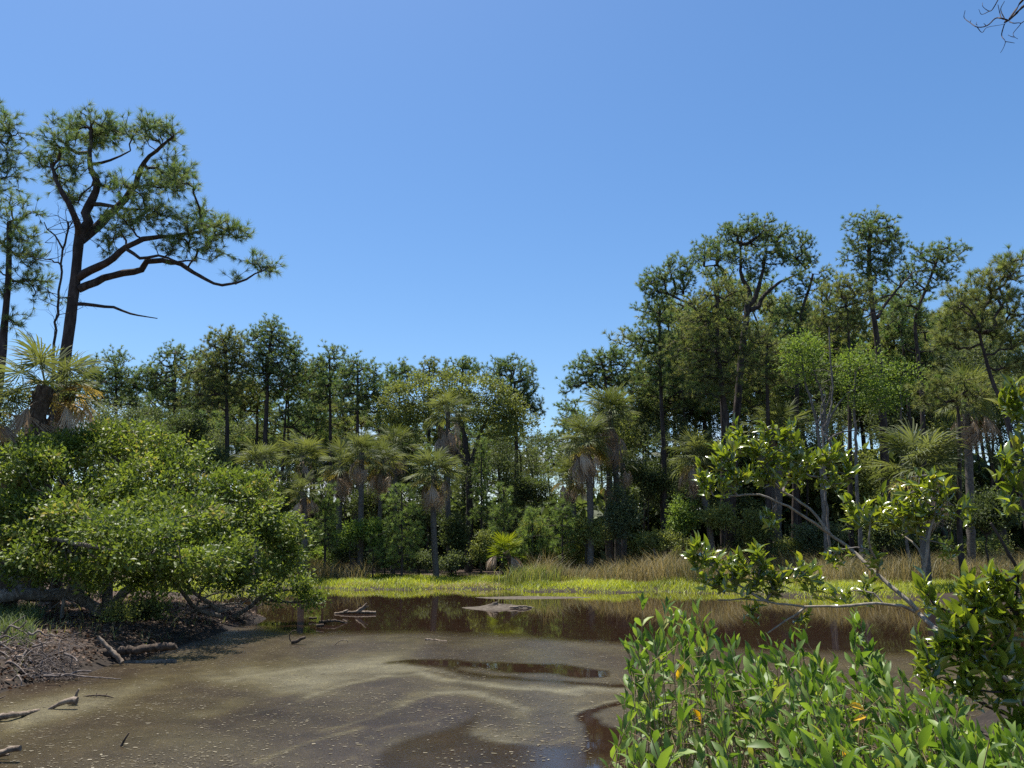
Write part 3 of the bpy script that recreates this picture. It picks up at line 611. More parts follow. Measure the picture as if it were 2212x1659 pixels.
pine('olive pine between the umbrella pine and the leafy trees', 46, z6((1350, 2000), (1350, 1400), (1340, 1000), (1345, 860)), .2,
     bz(.3555, Z6, (1345, 860, 80, 50), (1300, 950, 90, 60), (1400, 950, 100, 60), (1340, 1050, 120, 60), (1300, 800, 50, 50)), 56, mat='pine_olive', density=4)
pine('dark stemmed pine with open boughs between the umbrella pine and the tallest pine', 50, z7((60, 2000), (70, 1200), (82, 800), (110, 620), (150, 500), (170, 420)), .22,
     bz(.3555, Z7, (150, 430, 90, 40), (60, 480, 60, 40), (240, 440, 60, 40), (200, 530, 90, 45), (30, 640, 90, 50), (150, 680, 80, 50), (60, 760, 90, 60)), 61, density=3.6)
pine('tallest pine of the grove, a narrow tower of clumps on a straight trunk', 48, z7((620, 2000), (600, 1400), (575, 1000), (556, 800), (522, 550), (510, 330), (520, 110)), .3,
     bz(.3555, Z7, (520, 90, 60, 36), (450, 130, 75, 50), (590, 130, 75, 50), (500, 190, 120, 50), (650, 190, 70, 50), (430, 250, 60, 50), (560, 280, 120, 50), (680, 270, 60, 40), (440, 340, 80, 50), (620, 350, 100, 50), (520, 400, 100, 50), (620, 440, 80, 40), (480, 500, 60, 40)), 62,
     limbs=[('l', .12, .03, z7((560, 690), (600, 620, .3), (680, 520, .5), (750, 440, .6), (790, 400, .6))), ('l', .1, .03, z7((545, 600), (600, 555, -.3), (700, 545, -.5)))], density=4.6)
pine('pine with a wind swept top right of the tallest pine', 50, z7((850, 2000), (835, 1250), (812, 950), (792, 700), (870, 480), (930, 320)), .2,
     bz(.3555, Z7, (960, 265, 75, 32), (1050, 280, 55, 32), (880, 320, 90, 50), (800, 290, 45, 40), (980, 340, 80, 45), (840, 400, 100, 45), (950, 440, 90, 50), (760, 430, 50, 36), (820, 500, 100, 50), (720, 640, 90, 60), (820, 720, 60, 50)), 63, density=4.2)
pine('slim pine with an olive crown before the tallest pine', 46, z7((400, 2000), (392, 1200), (390, 900), (380, 640)), .17,
     bz(.3555, Z7, (340, 470, 70, 50), (410, 520, 90, 60), (310, 560, 90, 60), (450, 620, 90, 60), (320, 660, 110, 60), (420, 720, 90, 60), (260, 740, 90, 70)), 64, mat='pine_olive', density=4)
pine('bushy bright olive pine at the edge, nearest of the grove, with a leaning dark trunk', 34, z7((1480, 2000), (1420, 1640), (1335, 1250), (1262, 1080), (1205, 880), (1180, 780)), .17,
     bz(.3555, Z7, (1400, 340, 100, 50), (1300, 400, 100, 50), (1440, 440, 90, 60), (1250, 480, 100, 50), (1360, 540, 120, 60), (1110, 540, 110, 50), (1050, 620, 110, 50), (1180, 630, 130, 60), (1400, 660, 100, 60), (990, 720, 90, 50), (1120, 740, 140, 60), (1290, 760, 110, 60), (960, 840, 100, 40), (1060, 860, 90, 40), (1380, 840, 90, 60), (1420, 950, 90, 50), (1360, 1000, 90, 50)), 65,
     mat='pine_olive', density=4.2, tuft=(22, .30, .018))
pine('low pine boughs hanging round the palm with whitish dead fronds', 36, z7((1060, 2000), (1060, 1400), (1040, 1150)), .15,
     bz(.3555, Z7, (1000, 1070, 110, 40), (900, 1130, 100, 45), (1080, 1130, 130, 45), (1200, 1150, 110, 50), (960, 1200, 120, 40), (870, 1210, 60, 36), (1430, 1120, 80, 60)), 66, mat='pine_olive', density=4.2, tuft=(22, .28, .018))
# leafy trees with twisted grey stems in front of the tallest pine
broadleaf('leafy tree with twisted grey stems below the dark stemmed pine', 44, [(.14, .05, z7((230, 1800), (215, 1500), (175, 1250), (120, 1060), (100, 900))), (.10, .04, z7((230, 1400), (240, 1220), (190, 1050), (150, 900))), (.08, .03, z7((200, 1320), (270, 1180), (285, 1000)))],
     bz(.3555, Z7, (60, 840, 80, 50), (150, 830, 90, 45), (110, 900, 110, 50), (50, 960, 80, 50), (190, 960, 80, 50), (100, 1060, 80, 40)), 71, 'bright', 'bark_grey', density=4.6, leaves=42, size=.16, rc=.60)
broadleaf('leafy tree with pale crooked stems in front of the tallest pine', 43, [(.13, .05, z7((440, 1800), (430, 1400), (420, 1200), (430, 1000))), (.08, .03, z7((300, 1500), (255, 1380), (330, 1200), (470, 1090)))],
     bz(.3555, Z7, (490, 910, 60, 40), (400, 960, 90, 50), (520, 990, 90, 50), (360, 1070, 80, 50), (460, 1100, 110, 50), (580, 1120, 80, 60), (420, 1200, 100, 50), (560, 1210, 80, 50)), 72, 'bright', 'bark_grey', density=4.6, leaves=42, size=.16, rc=.60)
broadleaf('small leafy tree at the sky window right of the tallest pine trunk', 44, [(.1, .04, z7((720, 1800), (710, 1400), (700, 1050)))],
     bz(.3555, Z7, (700, 1000, 80, 45), (780, 1010, 45, 40), (660, 1090, 90, 50), (740, 1100, 70, 50), (680, 1190, 90, 60)), 73, 'bright', 'bark_grey', density=4.6, leaves=40, size=.16, rc=.60)
bare_tree('grey leafless tree with bent forked limbs among the leafy trees', 42, [(.075, .035, z7((250, 1800), (235, 1450), (245, 1350), (275, 1250), (290, 1100), (275, 950), (268, 740))), (.05, .018, z7((235, 1420), (215, 1250), (245, 1170), (235, 1110))), (.06, .02, z7((262, 1430), (320, 1390), (400, 1372), (470, 1368)))], 74, 22, tlen=.9, r_tw=.014)
# centre: wide olive-green broadleaf tree
broadleaf('wide olive green broadleaf tree in the centre, crown like a dome above the palms', 55, [(.3, .12, z5((980, 1400), (985, 900), (960, 600), (900, 420))), (.2, .06, z5((985, 800), (1050, 560), (1130, 400))), (.18, .05, z5((975, 760), (800, 520), (640, 380)))],
     bz(.3555, Z5, (700, 240, 110, 45), (850, 225, 110, 40), (590, 290, 90, 55), (1000, 240, 90, 45), (500, 390, 80, 60), (1130, 280, 100, 55), (620, 400, 110, 60), (760, 330, 110, 60), (900, 320, 120, 60), (1060, 350, 110, 60), (1220, 360, 90, 60), (1290, 440, 90, 60), (1150, 450, 110, 60), (560, 480, 110, 50), (700, 470, 100, 60), (1050, 470, 100, 60), (1250, 520, 110, 50), (1370, 480, 40, 40), (480, 480, 60, 50), (1150, 560, 120, 60), (620, 560, 90, 50)), 81,
     'oak_far', density=3.4, leaves=56, size=.18, rc=.5, r_tip=.010)
broadleaf('dark leaved tree filling the centre below the olive dome, beside the slim young pine', 52, [(.16, .06, z5((1180, 1400), (1175, 1000), (1160, 750)))],
     bz(.3555, Z5, (1130, 640, 80, 50), (1190, 700, 90, 60), (1120, 760, 100, 60), (1230, 800, 80, 60), (1180, 860, 110, 60), (1080, 860, 80, 60), (980, 800, 60, 60)), 82, 'shade', density=2.8, leaves=50, size=.13, rc=.42)
broadleaf('thin hazy leafed tree leaning into the gap of sky beyond the grass', 62, [(.14, .05, z5((1400, 1300), (1380, 900), (1330, 650)))],
     bz(.3555, Z5, (1340, 600, 90, 50), (1420, 600, 60, 40), (1300, 690, 100, 60), (1390, 720, 80, 60), (1340, 800, 120, 70), (1300, 900, 100, 70)), 83, 'wax', 'bark_grey', density=2.4, leaves=36, size=.13, rc=.4)
broadleaf('dark leafy tree behind the flat palms at the grove edge', 52, [(.15, .05, ZBs := [(*ZB(820, 1200), 0), (*ZB(800, 900), 0), (*ZB(800, 500), 0)])],
     [(*ZB(x, y), rx * .3111, ry * .3111) for x, y, rx, ry in ((720, 500, 90, 60), (820, 470, 90, 60), (650, 600, 120, 70), (780, 600, 140, 80), (900, 640, 120, 70), (640, 720, 140, 70), (800, 740, 150, 80), (950, 760, 110, 70))], 84, 'shade', density=2.6, leaves=46, size=.13, rc=.45)

# young pines, bushy to the ground
YP = dict(name='young_pine', cat='young pine', tuft=(16, .26, .016), mat='pine_young', roots_from=.1, density=4.6, grow_k=1.05)
def young(label, d, x, y0, y1, hw, seed, lean=0, **kw):
    rng = np.random.default_rng(seed); k = 7; bl = []
    for i in range(k):
        f = (i + .5) / k; w = hw * (1 - f * .72) * (.85 + .3 * rng.random()); bl.append((x + lean * f + rng.normal() * hw * .15, y0 + (y1 - y0) * f, w, (y0 - y1) / k * .75))
        bl.append((x + lean * f + rng.choice([-1, 1]) * w * .6, y0 + (y1 - y0) * f, w * .5, (y0 - y1) / k * .6))
    return pine(label, d, [(x, y0 + 20), (x, y0), (x + lean, y1 + 12)], .08, bl, seed, r1=.03, **{**YP, **kw})
young('bushy young pine at the rim of the oak, before the dense palm row', 45, 702, 1185, 1045, 36, 91)
young('broad bushy young pine between the two tall palm trunks', 44.5, 868, 1215, 1052, 62, 92)
young('slim young pine with a tufted top rising behind the dwarf palm', 47, 1088, 1190, 1050, 34, 93, density=5)
young('tall thin young pine with whorls like a pole, right of the central palm', 50, 1040, 1130, 948, 26, 94, density=4.5)
young('soft bushy young pine left of the big palm trunk by the gap', 46, 1215, 1190, 1080, 50, 95)
young('small young pine at the grass beside the dwarf palm', 46, 1150, 1200, 1105, 34, 96, mat='pine_young')

# dim leafy trees deep in the grove and the stand, filling in behind the trunks
rng = np.random.default_rng(300)
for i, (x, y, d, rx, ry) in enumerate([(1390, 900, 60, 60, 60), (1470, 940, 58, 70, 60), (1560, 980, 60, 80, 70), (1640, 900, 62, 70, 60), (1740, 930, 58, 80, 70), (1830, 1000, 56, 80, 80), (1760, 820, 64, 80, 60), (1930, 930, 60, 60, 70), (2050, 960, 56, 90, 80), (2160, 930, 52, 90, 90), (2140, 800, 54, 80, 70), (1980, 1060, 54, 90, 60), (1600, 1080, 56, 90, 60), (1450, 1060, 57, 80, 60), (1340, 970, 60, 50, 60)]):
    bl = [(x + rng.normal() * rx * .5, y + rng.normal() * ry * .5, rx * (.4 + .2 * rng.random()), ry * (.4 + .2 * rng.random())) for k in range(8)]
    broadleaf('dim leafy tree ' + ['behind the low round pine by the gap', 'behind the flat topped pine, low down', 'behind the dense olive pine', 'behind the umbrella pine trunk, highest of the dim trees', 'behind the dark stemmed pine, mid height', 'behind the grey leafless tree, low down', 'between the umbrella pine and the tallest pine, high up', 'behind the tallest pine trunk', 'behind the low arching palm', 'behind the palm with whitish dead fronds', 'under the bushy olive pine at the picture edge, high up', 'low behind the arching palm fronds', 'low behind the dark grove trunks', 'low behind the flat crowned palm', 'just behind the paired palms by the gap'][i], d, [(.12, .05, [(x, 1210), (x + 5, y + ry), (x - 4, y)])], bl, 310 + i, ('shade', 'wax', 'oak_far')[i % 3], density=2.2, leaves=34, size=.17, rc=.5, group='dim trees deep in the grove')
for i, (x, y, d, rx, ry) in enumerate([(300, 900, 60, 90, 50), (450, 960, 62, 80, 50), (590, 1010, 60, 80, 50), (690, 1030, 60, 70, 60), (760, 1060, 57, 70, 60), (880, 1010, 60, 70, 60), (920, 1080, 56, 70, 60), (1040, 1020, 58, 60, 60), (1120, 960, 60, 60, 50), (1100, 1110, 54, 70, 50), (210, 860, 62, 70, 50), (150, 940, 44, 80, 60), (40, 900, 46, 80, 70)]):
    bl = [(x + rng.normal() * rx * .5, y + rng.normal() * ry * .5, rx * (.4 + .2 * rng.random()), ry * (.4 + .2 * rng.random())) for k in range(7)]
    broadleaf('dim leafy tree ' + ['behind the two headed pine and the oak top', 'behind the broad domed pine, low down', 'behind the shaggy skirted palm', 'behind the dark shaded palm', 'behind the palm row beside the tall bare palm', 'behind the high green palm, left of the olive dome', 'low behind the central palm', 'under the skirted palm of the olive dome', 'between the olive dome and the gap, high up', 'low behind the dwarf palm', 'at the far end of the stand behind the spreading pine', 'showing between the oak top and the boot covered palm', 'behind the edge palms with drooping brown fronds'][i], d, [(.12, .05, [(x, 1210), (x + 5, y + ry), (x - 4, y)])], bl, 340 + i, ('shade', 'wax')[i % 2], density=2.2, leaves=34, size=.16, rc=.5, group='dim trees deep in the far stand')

# shrubs on the far bank
def shrub(label, d, x, y, rx, ry, seed, mat, size=.14, dens=4.0, leaves=46, bark='bark_dark', **kw):
    rng = np.random.default_rng(seed); bl = []
    for i in range(9):
        a = rng.random() * 6.283; q = .55 * math.sqrt(rng.random()); bl.append((x + math.cos(a) * rx * q, y + math.sin(a) * ry * q, rx * (.35 + .25 * rng.random()), ry * (.32 + .2 * rng.random())))
    return broadleaf(label, d, [(.05, .03, [(x, y + ry), (x + 3, y + ry * .3), (x - 2, y - ry * .3)]), (.04, .02, [(x, y + ry * .7), (x + rx * .5, y - ry * .1)]), (.04, .02, [(x, y + ry * .7), (x - rx * .5, y - ry * .1)])], bl, seed, mat, bark, dens, leaves, size, .36, 'shrub', 'shrub', **kw)
shrub('fresh green shrub at the foot of the bare palm trunk, on its oak side', 45, 757, 1150, 26, 38, 101, 'bright')
shrub('fresh green shrub at the foot of the bare palm trunk, on its pine side', 45, 806, 1155, 24, 46, 102, 'bright')
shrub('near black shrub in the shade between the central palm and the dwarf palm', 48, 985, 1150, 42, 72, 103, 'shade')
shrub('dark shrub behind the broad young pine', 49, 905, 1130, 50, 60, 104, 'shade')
shrub('pale grey green shrub between the dwarf palm and the big palm trunk', 47, 1160, 1160, 50, 50, 105, 'oak_far')
shrub('large dark green ball shaped shrub right of the big palm trunk', 46, 1338, 1115, 62, 76, 106, 'wax', dens=4, leaves=52)
shrub('light green loose shrub beside the ball shaped shrub', 46, 1475, 1115, 50, 48, 107, 'bright')
shrub('yellowish green shrub before the short trunk pine', 45.5, 1430, 1165, 60, 32, 108, 'oak_far')
shrub('olive shrub between the grove trunks, behind the overhanging branch', 45, 1565, 1125, 46, 48, 109, 'oak_far')
shrub('grey olive shrub behind the paired palm trunks of the grove', 46, 1630, 1140, 50, 46, 110, 'oak_far')
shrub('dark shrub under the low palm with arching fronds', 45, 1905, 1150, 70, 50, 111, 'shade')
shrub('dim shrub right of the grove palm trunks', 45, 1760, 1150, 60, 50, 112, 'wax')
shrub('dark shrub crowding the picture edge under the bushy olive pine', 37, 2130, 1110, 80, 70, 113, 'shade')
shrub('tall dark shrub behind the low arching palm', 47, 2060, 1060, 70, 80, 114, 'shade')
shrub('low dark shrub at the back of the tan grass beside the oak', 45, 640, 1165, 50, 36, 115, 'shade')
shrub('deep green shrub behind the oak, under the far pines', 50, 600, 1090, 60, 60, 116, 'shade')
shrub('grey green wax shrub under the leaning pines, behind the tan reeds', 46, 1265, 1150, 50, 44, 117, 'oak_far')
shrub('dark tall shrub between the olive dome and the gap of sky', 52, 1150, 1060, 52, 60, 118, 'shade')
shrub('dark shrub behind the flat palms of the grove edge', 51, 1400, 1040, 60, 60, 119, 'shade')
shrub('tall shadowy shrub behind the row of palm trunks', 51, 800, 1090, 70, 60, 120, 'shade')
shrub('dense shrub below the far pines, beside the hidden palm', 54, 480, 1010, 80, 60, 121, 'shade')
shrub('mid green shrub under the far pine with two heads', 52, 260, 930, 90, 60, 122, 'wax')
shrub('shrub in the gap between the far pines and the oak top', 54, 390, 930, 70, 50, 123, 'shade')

for i, (x, y, rx, ry, m, lb) in enumerate([(600, 1180, 60, 40, 'oak_far', 'low shrub at the back of the tan reeds, nearest the oak'), (690, 1205, 40, 26, 'bright', 'small olive shrub in the tan reeds before the first palm trunk'), (745, 1195, 30, 24, 'wax', 'dark bush beside the foot of the tall bare palm'), (830, 1210, 40, 22, 'wax', 'low dark bush at the foot of the broad young pine'), (905, 1212, 44, 22, 'wax', 'low dark bush at the grass before the central palm'), (975, 1210, 44, 24, 'wax', 'low dark bush in the shade between central palm and dwarf palm'),
      (1040, 1180, 40, 40, 'oak_far', 'grey green bush behind the dead fronds of the dwarf palm'), (1125, 1195, 40, 30, 'bright', 'olive bush beside the dwarf palm, gap side'), (1190, 1190, 44, 30, 'bright', 'olive bush behind the tall reed clump'), (1240, 1195, 36, 26, 'oak_far', 'low bush on the gap side of the big palm foot'), (1395, 1180, 46, 30, 'oak_far', 'low bush over the tan reeds beside the ball shaped shrub'), (1500, 1185, 46, 28, 'oak_far', 'low bush before the flat crowned palm trunk'),
      (1590, 1190, 46, 26, 'shade', 'low bush between the two grove trunks'), (1700, 1185, 60, 30, 'oak_far', 'low olive bush past the twin palm trunks'), (1820, 1170, 60, 36, 'shade', 'dark bush behind the long pale branch'), (1990, 1180, 70, 36, 'shade', 'low dark bush beneath the arching palm'), (2120, 1180, 70, 36, 'oak_far', 'low grey bush before the dark edge shrub')]):
    shrub(lb, 47.2 - .002 * (x % 7) * 100, x, y, rx, ry, 150 + i, m)
# the far stand: slender pines that nothing tells apart, shared meshes
protos = []
for s in range(4):
    rng = np.random.default_rng(200 + s); h = 12.5
    bl = [(0, 0, 0, 0)]
    base = np.array([0, 72., 0]); zb = gz(0, 72.)
    top = [(1106 + rng.normal() * 4, 1190), (1106 + rng.normal() * 5, 1000), (1106 + rng.normal() * 6, 905)]
    bl = [(1106 + rng.normal() * 22, 865 + 24 * k + rng.normal() * 6, 20 + 4 * k + 8 * rng.random(), 14 + 4 * rng.random(), rng.normal() * 1.0) for k in range(6)]
    r = pine('slender bare trunked pine in the far stand behind the palms', 72, top, .15, bl, 210 + s, density=2.6, tuft=(12, .34, .035), group='slender pines in the far stand', per=4, mat=('pine', 'pine_olive')[s % 2], roots_from=.4)
    protos.append(r)
rng = np.random.default_rng(77)
sky_x = [150, 300, 450, 590, 700, 800, 900, 1100, 1160, 1200, 1250, 1350, 1400, 1600, 1750, 1900, 2050, 2230]
sky_y = [800, 800, 740, 720, 790, 800, 815, 815, 900, 1010, 840, 780, 640, 560, 620, 560, 600, 600]
proto_h = P(1106, 850, 72)[2] - zb
for i in range(96):
    px = 150 + 2080 * (i + rng.random()) / 96 if i > 3 else (500, 1500, 700, 1900)[i]; d = 58 + 30 * rng.random()
    src = protos[i % 4]; p = P(px, 1150, d); top = np.interp(px, sky_x, sky_y) + 25 + 150 * rng.random() ** 1.3
    if i < 4: o = src
    else:
        o = src.copy(); COL.objects.link(o)
        for ch in src.children:
            c = ch.copy(); COL.objects.link(c); c.parent = o
    hs = (P(px, top, d)[2] - gz(p[0], p[1])) / proto_h; ws = .6 * hs + .55
    zone = int(np.searchsorted([330, 520, 690, 860, 1010, 1200, 1400, 1560, 1700, 1850, 2020], px))
    where = ('left of the domed pine, above the oak top', 'around the domed pine, above the oak', 'around the shaggy palm behind the oak tip', 'behind the palm row', 'behind the central palm and olive dome', 'behind the dwarf palm, left of the gap', 'behind the paired palms right of the gap', 'behind the flat crowned palm', 'behind the umbrella pine', 'behind the leafy trees and grey leafless tree', 'behind the tallest pine', 'behind the palms at the picture edge')[zone]
    tag(o, 'slender far pine ' + where, group='slender pines ' + where)
    o.location = (p[0], p[1], gz(p[0], p[1])); o.rotation_euler = (0, 0, rng.random() * 6.28); o.scale = (ws, ws, hs)
# the wood beyond, one mass
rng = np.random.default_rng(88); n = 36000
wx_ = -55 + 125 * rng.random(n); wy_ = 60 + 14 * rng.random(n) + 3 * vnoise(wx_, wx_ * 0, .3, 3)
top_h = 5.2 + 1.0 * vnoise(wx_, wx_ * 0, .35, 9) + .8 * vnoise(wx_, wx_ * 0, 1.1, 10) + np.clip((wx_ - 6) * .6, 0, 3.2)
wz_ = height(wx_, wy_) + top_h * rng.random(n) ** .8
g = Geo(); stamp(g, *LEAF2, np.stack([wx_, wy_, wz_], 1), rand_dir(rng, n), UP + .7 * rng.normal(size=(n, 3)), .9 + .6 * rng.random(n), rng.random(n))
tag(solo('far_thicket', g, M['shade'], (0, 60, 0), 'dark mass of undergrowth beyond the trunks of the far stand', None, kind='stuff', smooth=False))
# ------------------------------------------------------------------ cabbage palms: trunk, and every frond an object
def frond_geo(rng, n_lf=38, petiole=.95, R=.85, span=2.05, droop=.28, fold=.28, dead=False, wid=.034):
    g = Geo(); cost = .20
    ts = np.linspace(0, 1, 6); cx = np.zeros(6)
    def rib(t):       # along the stalk and the curved midrib (t in metres from the base)
        b = max(t - petiole * .55, 0); return np.array([0, t - .12 * b * b, -.30 * b * b])
    pp = np.array([rib(t) for t in np.linspace(0, petiole + cost, 7)])
    tube(g, pp, np.linspace(.022, .008, 7), 5)
    for i in range(n_lf):
        a = -span + 2 * span * (i + .5) / n_lf; k = abs(a) / span
        b = rib(petiole + cost * (1 - k) ** 1.2); L = R * (1.02 - .28 * k * k) * (.9 + .2 * rng.random())
        dv = np.array([math.sin(a), math.cos(a), fold * k + (-.10 - .12 * (1 - k)) + rng.normal() * .06])
        if dead: dv = np.array([math.sin(a) * .55, math.cos(a) * .7 + .2, -.5 - .5 * rng.random()])
        dv = dv / np.linalg.norm(dv); s = np.cross(dv, [0, 0, 1.]); s = s / max(np.linalg.norm(s), 1e-6)
        nrm = np.cross(s, dv); tw = rng.normal() * .5; s = s * math.cos(tw) + nrm * math.sin(tw)
        w = wid * (1 - .3 * k); dr = droop * (.5 + rng.random()) * (1.6 if dead else 1)
        m1 = b + dv * L * .45 - UP * dr * .10 * L; m2 = b + dv * L * .78 - UP * dr * .45 * L; e = b + dv * L * (1 - .25 * dr) - UP * dr * 1.15 * L
        v = np.array([b - s * w * .3, b + s * w * .3, m1 - s * w, m1 + s * w, m2 - s * w * .55, m2 + s * w * .55, e])
        g.add(v[:], np.array([[0, 1, 3, 2], [2, 3, 5, 4]])); g.add(v[4:7], np.array([[0, 1, 2]]))
    return g
FR = {}
_r = np.random.default_rng(301)
FR['green'] = [frond_geo(_r, 26, .85, .98, 2.35, .10 + .07 * k, .22).mesh('frond', M['frond'], smooth=False) for k in range(5)]
FR['yellow'] = [frond_geo(_r, 32, .85, .95, 2.2, .2 + .1 * k, .15).mesh('frond_yellow', M['frond_yellow'], smooth=False) for k in range(2)]
FR['dead'] = [frond_geo(_r, 30, .8, .85, 1.7, .5, .1, True, .026).mesh('frond_dead', M['frond_dead'], smooth=False) for k in range(4)]
FR['lime'] = [frond_geo(_r, 30, .7, .98, 2.1, .1, .25).mesh('frond_lime', M['frond_lime'], smooth=False) for k in range(3)]
def palm(label, d, crown, base, R, seed, n_green=26, n_dead=10, n_yel=2, r=.16, kind='green', boots=0, skirt=0, bark='bark_palm', el_lo=-35, dead_el=(-10, -70), name='cabbage_palm', cat='palm tree', group=None, lean=0):
    """crown, base: picture points; R: crown radius in picture units"""
    rng = np.random.default_rng(seed); c = P(crown[0], crown[1], d)
    b = P(base[0], base[1], d + lean); b[2] = gz(b[0], b[1]) - .1
    root = thing(name, tuple(b + [0, 0, .1]), label, cat, group)
    H = c[2] - b[2]; t = np.linspace(0, 1, 14)[:, None]; pth = b + (c - b) * t + np.array([1, .4, 0]) * .12 * rng.normal() * np.sin(t * math.pi)
    g = Geo(); tube(g, resample(pth, .18), r * (1.12 - .15 * np.linspace(0, 1, len(resample(pth, .18)))) , 12, .05, rng)
    part('trunk', g, M[bark], root)
    if boots:
        m = int(boots * 30); zt = 1 - rng.random(m) * boots / max(H, .5); a = rng.random(m) * 6.283
        p0 = b + (c - b) * zt[:, None] + np.stack([np.cos(a), np.sin(a), 0 * a], 1) * r * .8
        p1 = p0 + np.stack([np.cos(a) * .10, np.sin(a) * .10, .24 + 0 * a], 1) * (.5 + .8 * rng.random((m, 1)))
        g = Geo(); sticks(g, p0, p1, .035, .018, 4); part('leaf_bases', g, M['bark_boot'], root, kind='stuff')
    s = R * (.94 if d < 25 else .85) * px_m(d) / 1.75; n_dead = int(n_dead * (.8 + .8 * rng.random()))
    def put(mesh, nm, az, el, sc_, off, roll=0):
        o = bpy.data.objects.new(nm, mesh); COL.objects.link(o); o.parent = root
        m = Matrix.Translation(Vector(c - np.array(root.location) + off)) @ Matrix.Rotation(az, 4, 'Z') @ Matrix.Rotation(el, 4, 'X') @ Matrix.Rotation(roll, 4, 'Y') @ Matrix.Diagonal((sc_, sc_, sc_, 1))
        o.matrix_basis = m; return o
    for i in range(n_green):
        f = (i + .5) / n_green; el = math.radians(74 + (el_lo - 74) * f ** 1.0 + rng.normal() * 7); az = i * 2.39996 + rng.normal() * .25
        k = 'yellow' if i >= n_green - n_yel else kind
        put(FR[k][rng.integers(len(FR[k]))], 'palm_frond', az, el, s * (.82 + .3 * rng.random()), np.array([0, 0, .12 - .3 * f]), rng.normal() * .25)
    for i in range(n_dead):
        el = math.radians(dead_el[0] + (dead_el[1] - dead_el[0]) * rng.random()); az = i * 2.39996 + rng.normal() * .4
        put(FR['dead'][rng.integers(4)], 'dead_frond', az, el, s * (.85 + .25 * rng.random()), np.array([0, 0, -.3 - skirt * rng.random()]), rng.normal() * .3)
    return root
palm('cabbage palm with a bristly upright crown and rough boot covered trunk before the spreading pine', 20.5, (97, 835), (52, 1010), 118, 401, 17, 7, 1, .21, boots=1.8, bark='bark_boot', el_lo=-10)
palm('cabbage palm hugging the pine trunk, with broad yellow fronds', 21.5, (150, 838), (152, 1010), 92, 402, 13, 5, 7, .11, boots=.8, bark='bark_boot', el_lo=-40)
palm('cabbage palm cut by the picture edge with drooping brown fronds', 20, (-20, 880), (-20, 1050), 92, 403, 14, 9, 5, .2, boots=1, bark='bark_boot')
palm('low dark cabbage palm behind the oak at the picture edge', 22, (25, 985), (25, 1080), 85, 404, 16, 3, 0, .2, bark='bark_boot')
D = 48
palm('dense palm with shaggy dead skirt rising from behind the oak', 45, (560, 1000), (565, 1130), 66, 411, 26, 16, 2, skirt=.5)
palm('dark palm in the shade beside the shaggy palm', 51, (655, 985), (655, 1150), 64, 412, 26, 6, 0)
palm('short palm with pale fronds between the oak and the young pine', 44, (655, 1062), (655, 1160), 50, 413, 20, 8, 2)
palm('palm with big brown skirt, first of the dense palm row', 47, (738, 1000), (741, 1215), 60, 414, 24, 16, 3, .17, skirt=.8)
palm('tall bare trunked palm in front of the dense palm row', 46, (781, 978), (779, 1222), 58, 415, 24, 8, 3, .155, skirt=.2)
palm('slender palm in the dense row, third by the young pine', 47.5, (826, 994), (816, 1215), 60, 416, 24, 16, 2, .13, skirt=.8)
palm('palm behind the dense row with a high green crown', 51, (852, 965), (850, 1180), 60, 417, 24, 6, 0, .15)
palm('central palm with wide crown and straight dark trunk by the grass', 45.5, (938, 1020), (944, 1232), 72, 418, 30, 10, 4, .165, skirt=.3)
palm('tall palm with long dark skirt in front of the olive dome tree', 50, (968, 890), (975, 1180), 62, 419, 28, 22, 0, .16, skirt=2.4)
palm('big palm by the gap with a straight grey trunk', 46, (1268, 952), (1273, 1200), 74, 421, 32, 16, 3, .18, skirt=.9)
palm('taller palm behind the big palm, its skirt dark brown', 48, (1316, 890), (1332, 1180), 72, 422, 30, 18, 1, .18, skirt=1.6)
palm('low palm half behind the big palm, on the gap side', 47.5, (1232, 1028), (1240, 1190), 58, 423, 22, 10, 3)
palm('low palm half behind the big palm, on the grove side', 48, (1318, 1038), (1320, 1190), 42, 424, 16, 8, 2)
palm('flat crowned palm with green skirt at the edge of the bay branches', 46, (1500, 985), (1542, 1210), 68, 425, 28, 14, 2, .17, skirt=.7)
palm('palm with spiky fronds behind the top of the bay branches', 47, (1688, 925), (1672, 1215), 76, 426, 28, 10, 0, .2, el_lo=-25)
palm('second trunk palm close behind the spiky palm', 48.5, (1650, 930), (1692, 1215), 56, 427, 18, 6, 0, .17)
palm('low broad palm with long arching fronds under the tallest pine', 36, (1985, 1010), (1995, 1190), 118, 428, 30, 8, 4, .18, el_lo=-30)
palm('palm with whitish dead fronds under the pine boughs', 40, (2085, 858), (2090, 1180), 88, 429, 24, 10, 0, .18, skirt=.8)
palm('dwarf palm with lime green fronds and brown dead fronds at the grass', 43.5, (1092, 1192), (1092, 1240), 56, 430, 16, 7, 0, .16, kind='lime', bark='bark_boot', el_lo=5, dead_el=(24, -25))
palm('tiny palmetto poking out of the tan reeds', 45, (1413, 1185), (1413, 1215), 26, 431, 9, 0, 0, .06)
palm('dark low palm behind the ball shaped shrub by the grove', 50, (1345, 1000), (1345, 1190), 50, 432, 18, 8, 0)
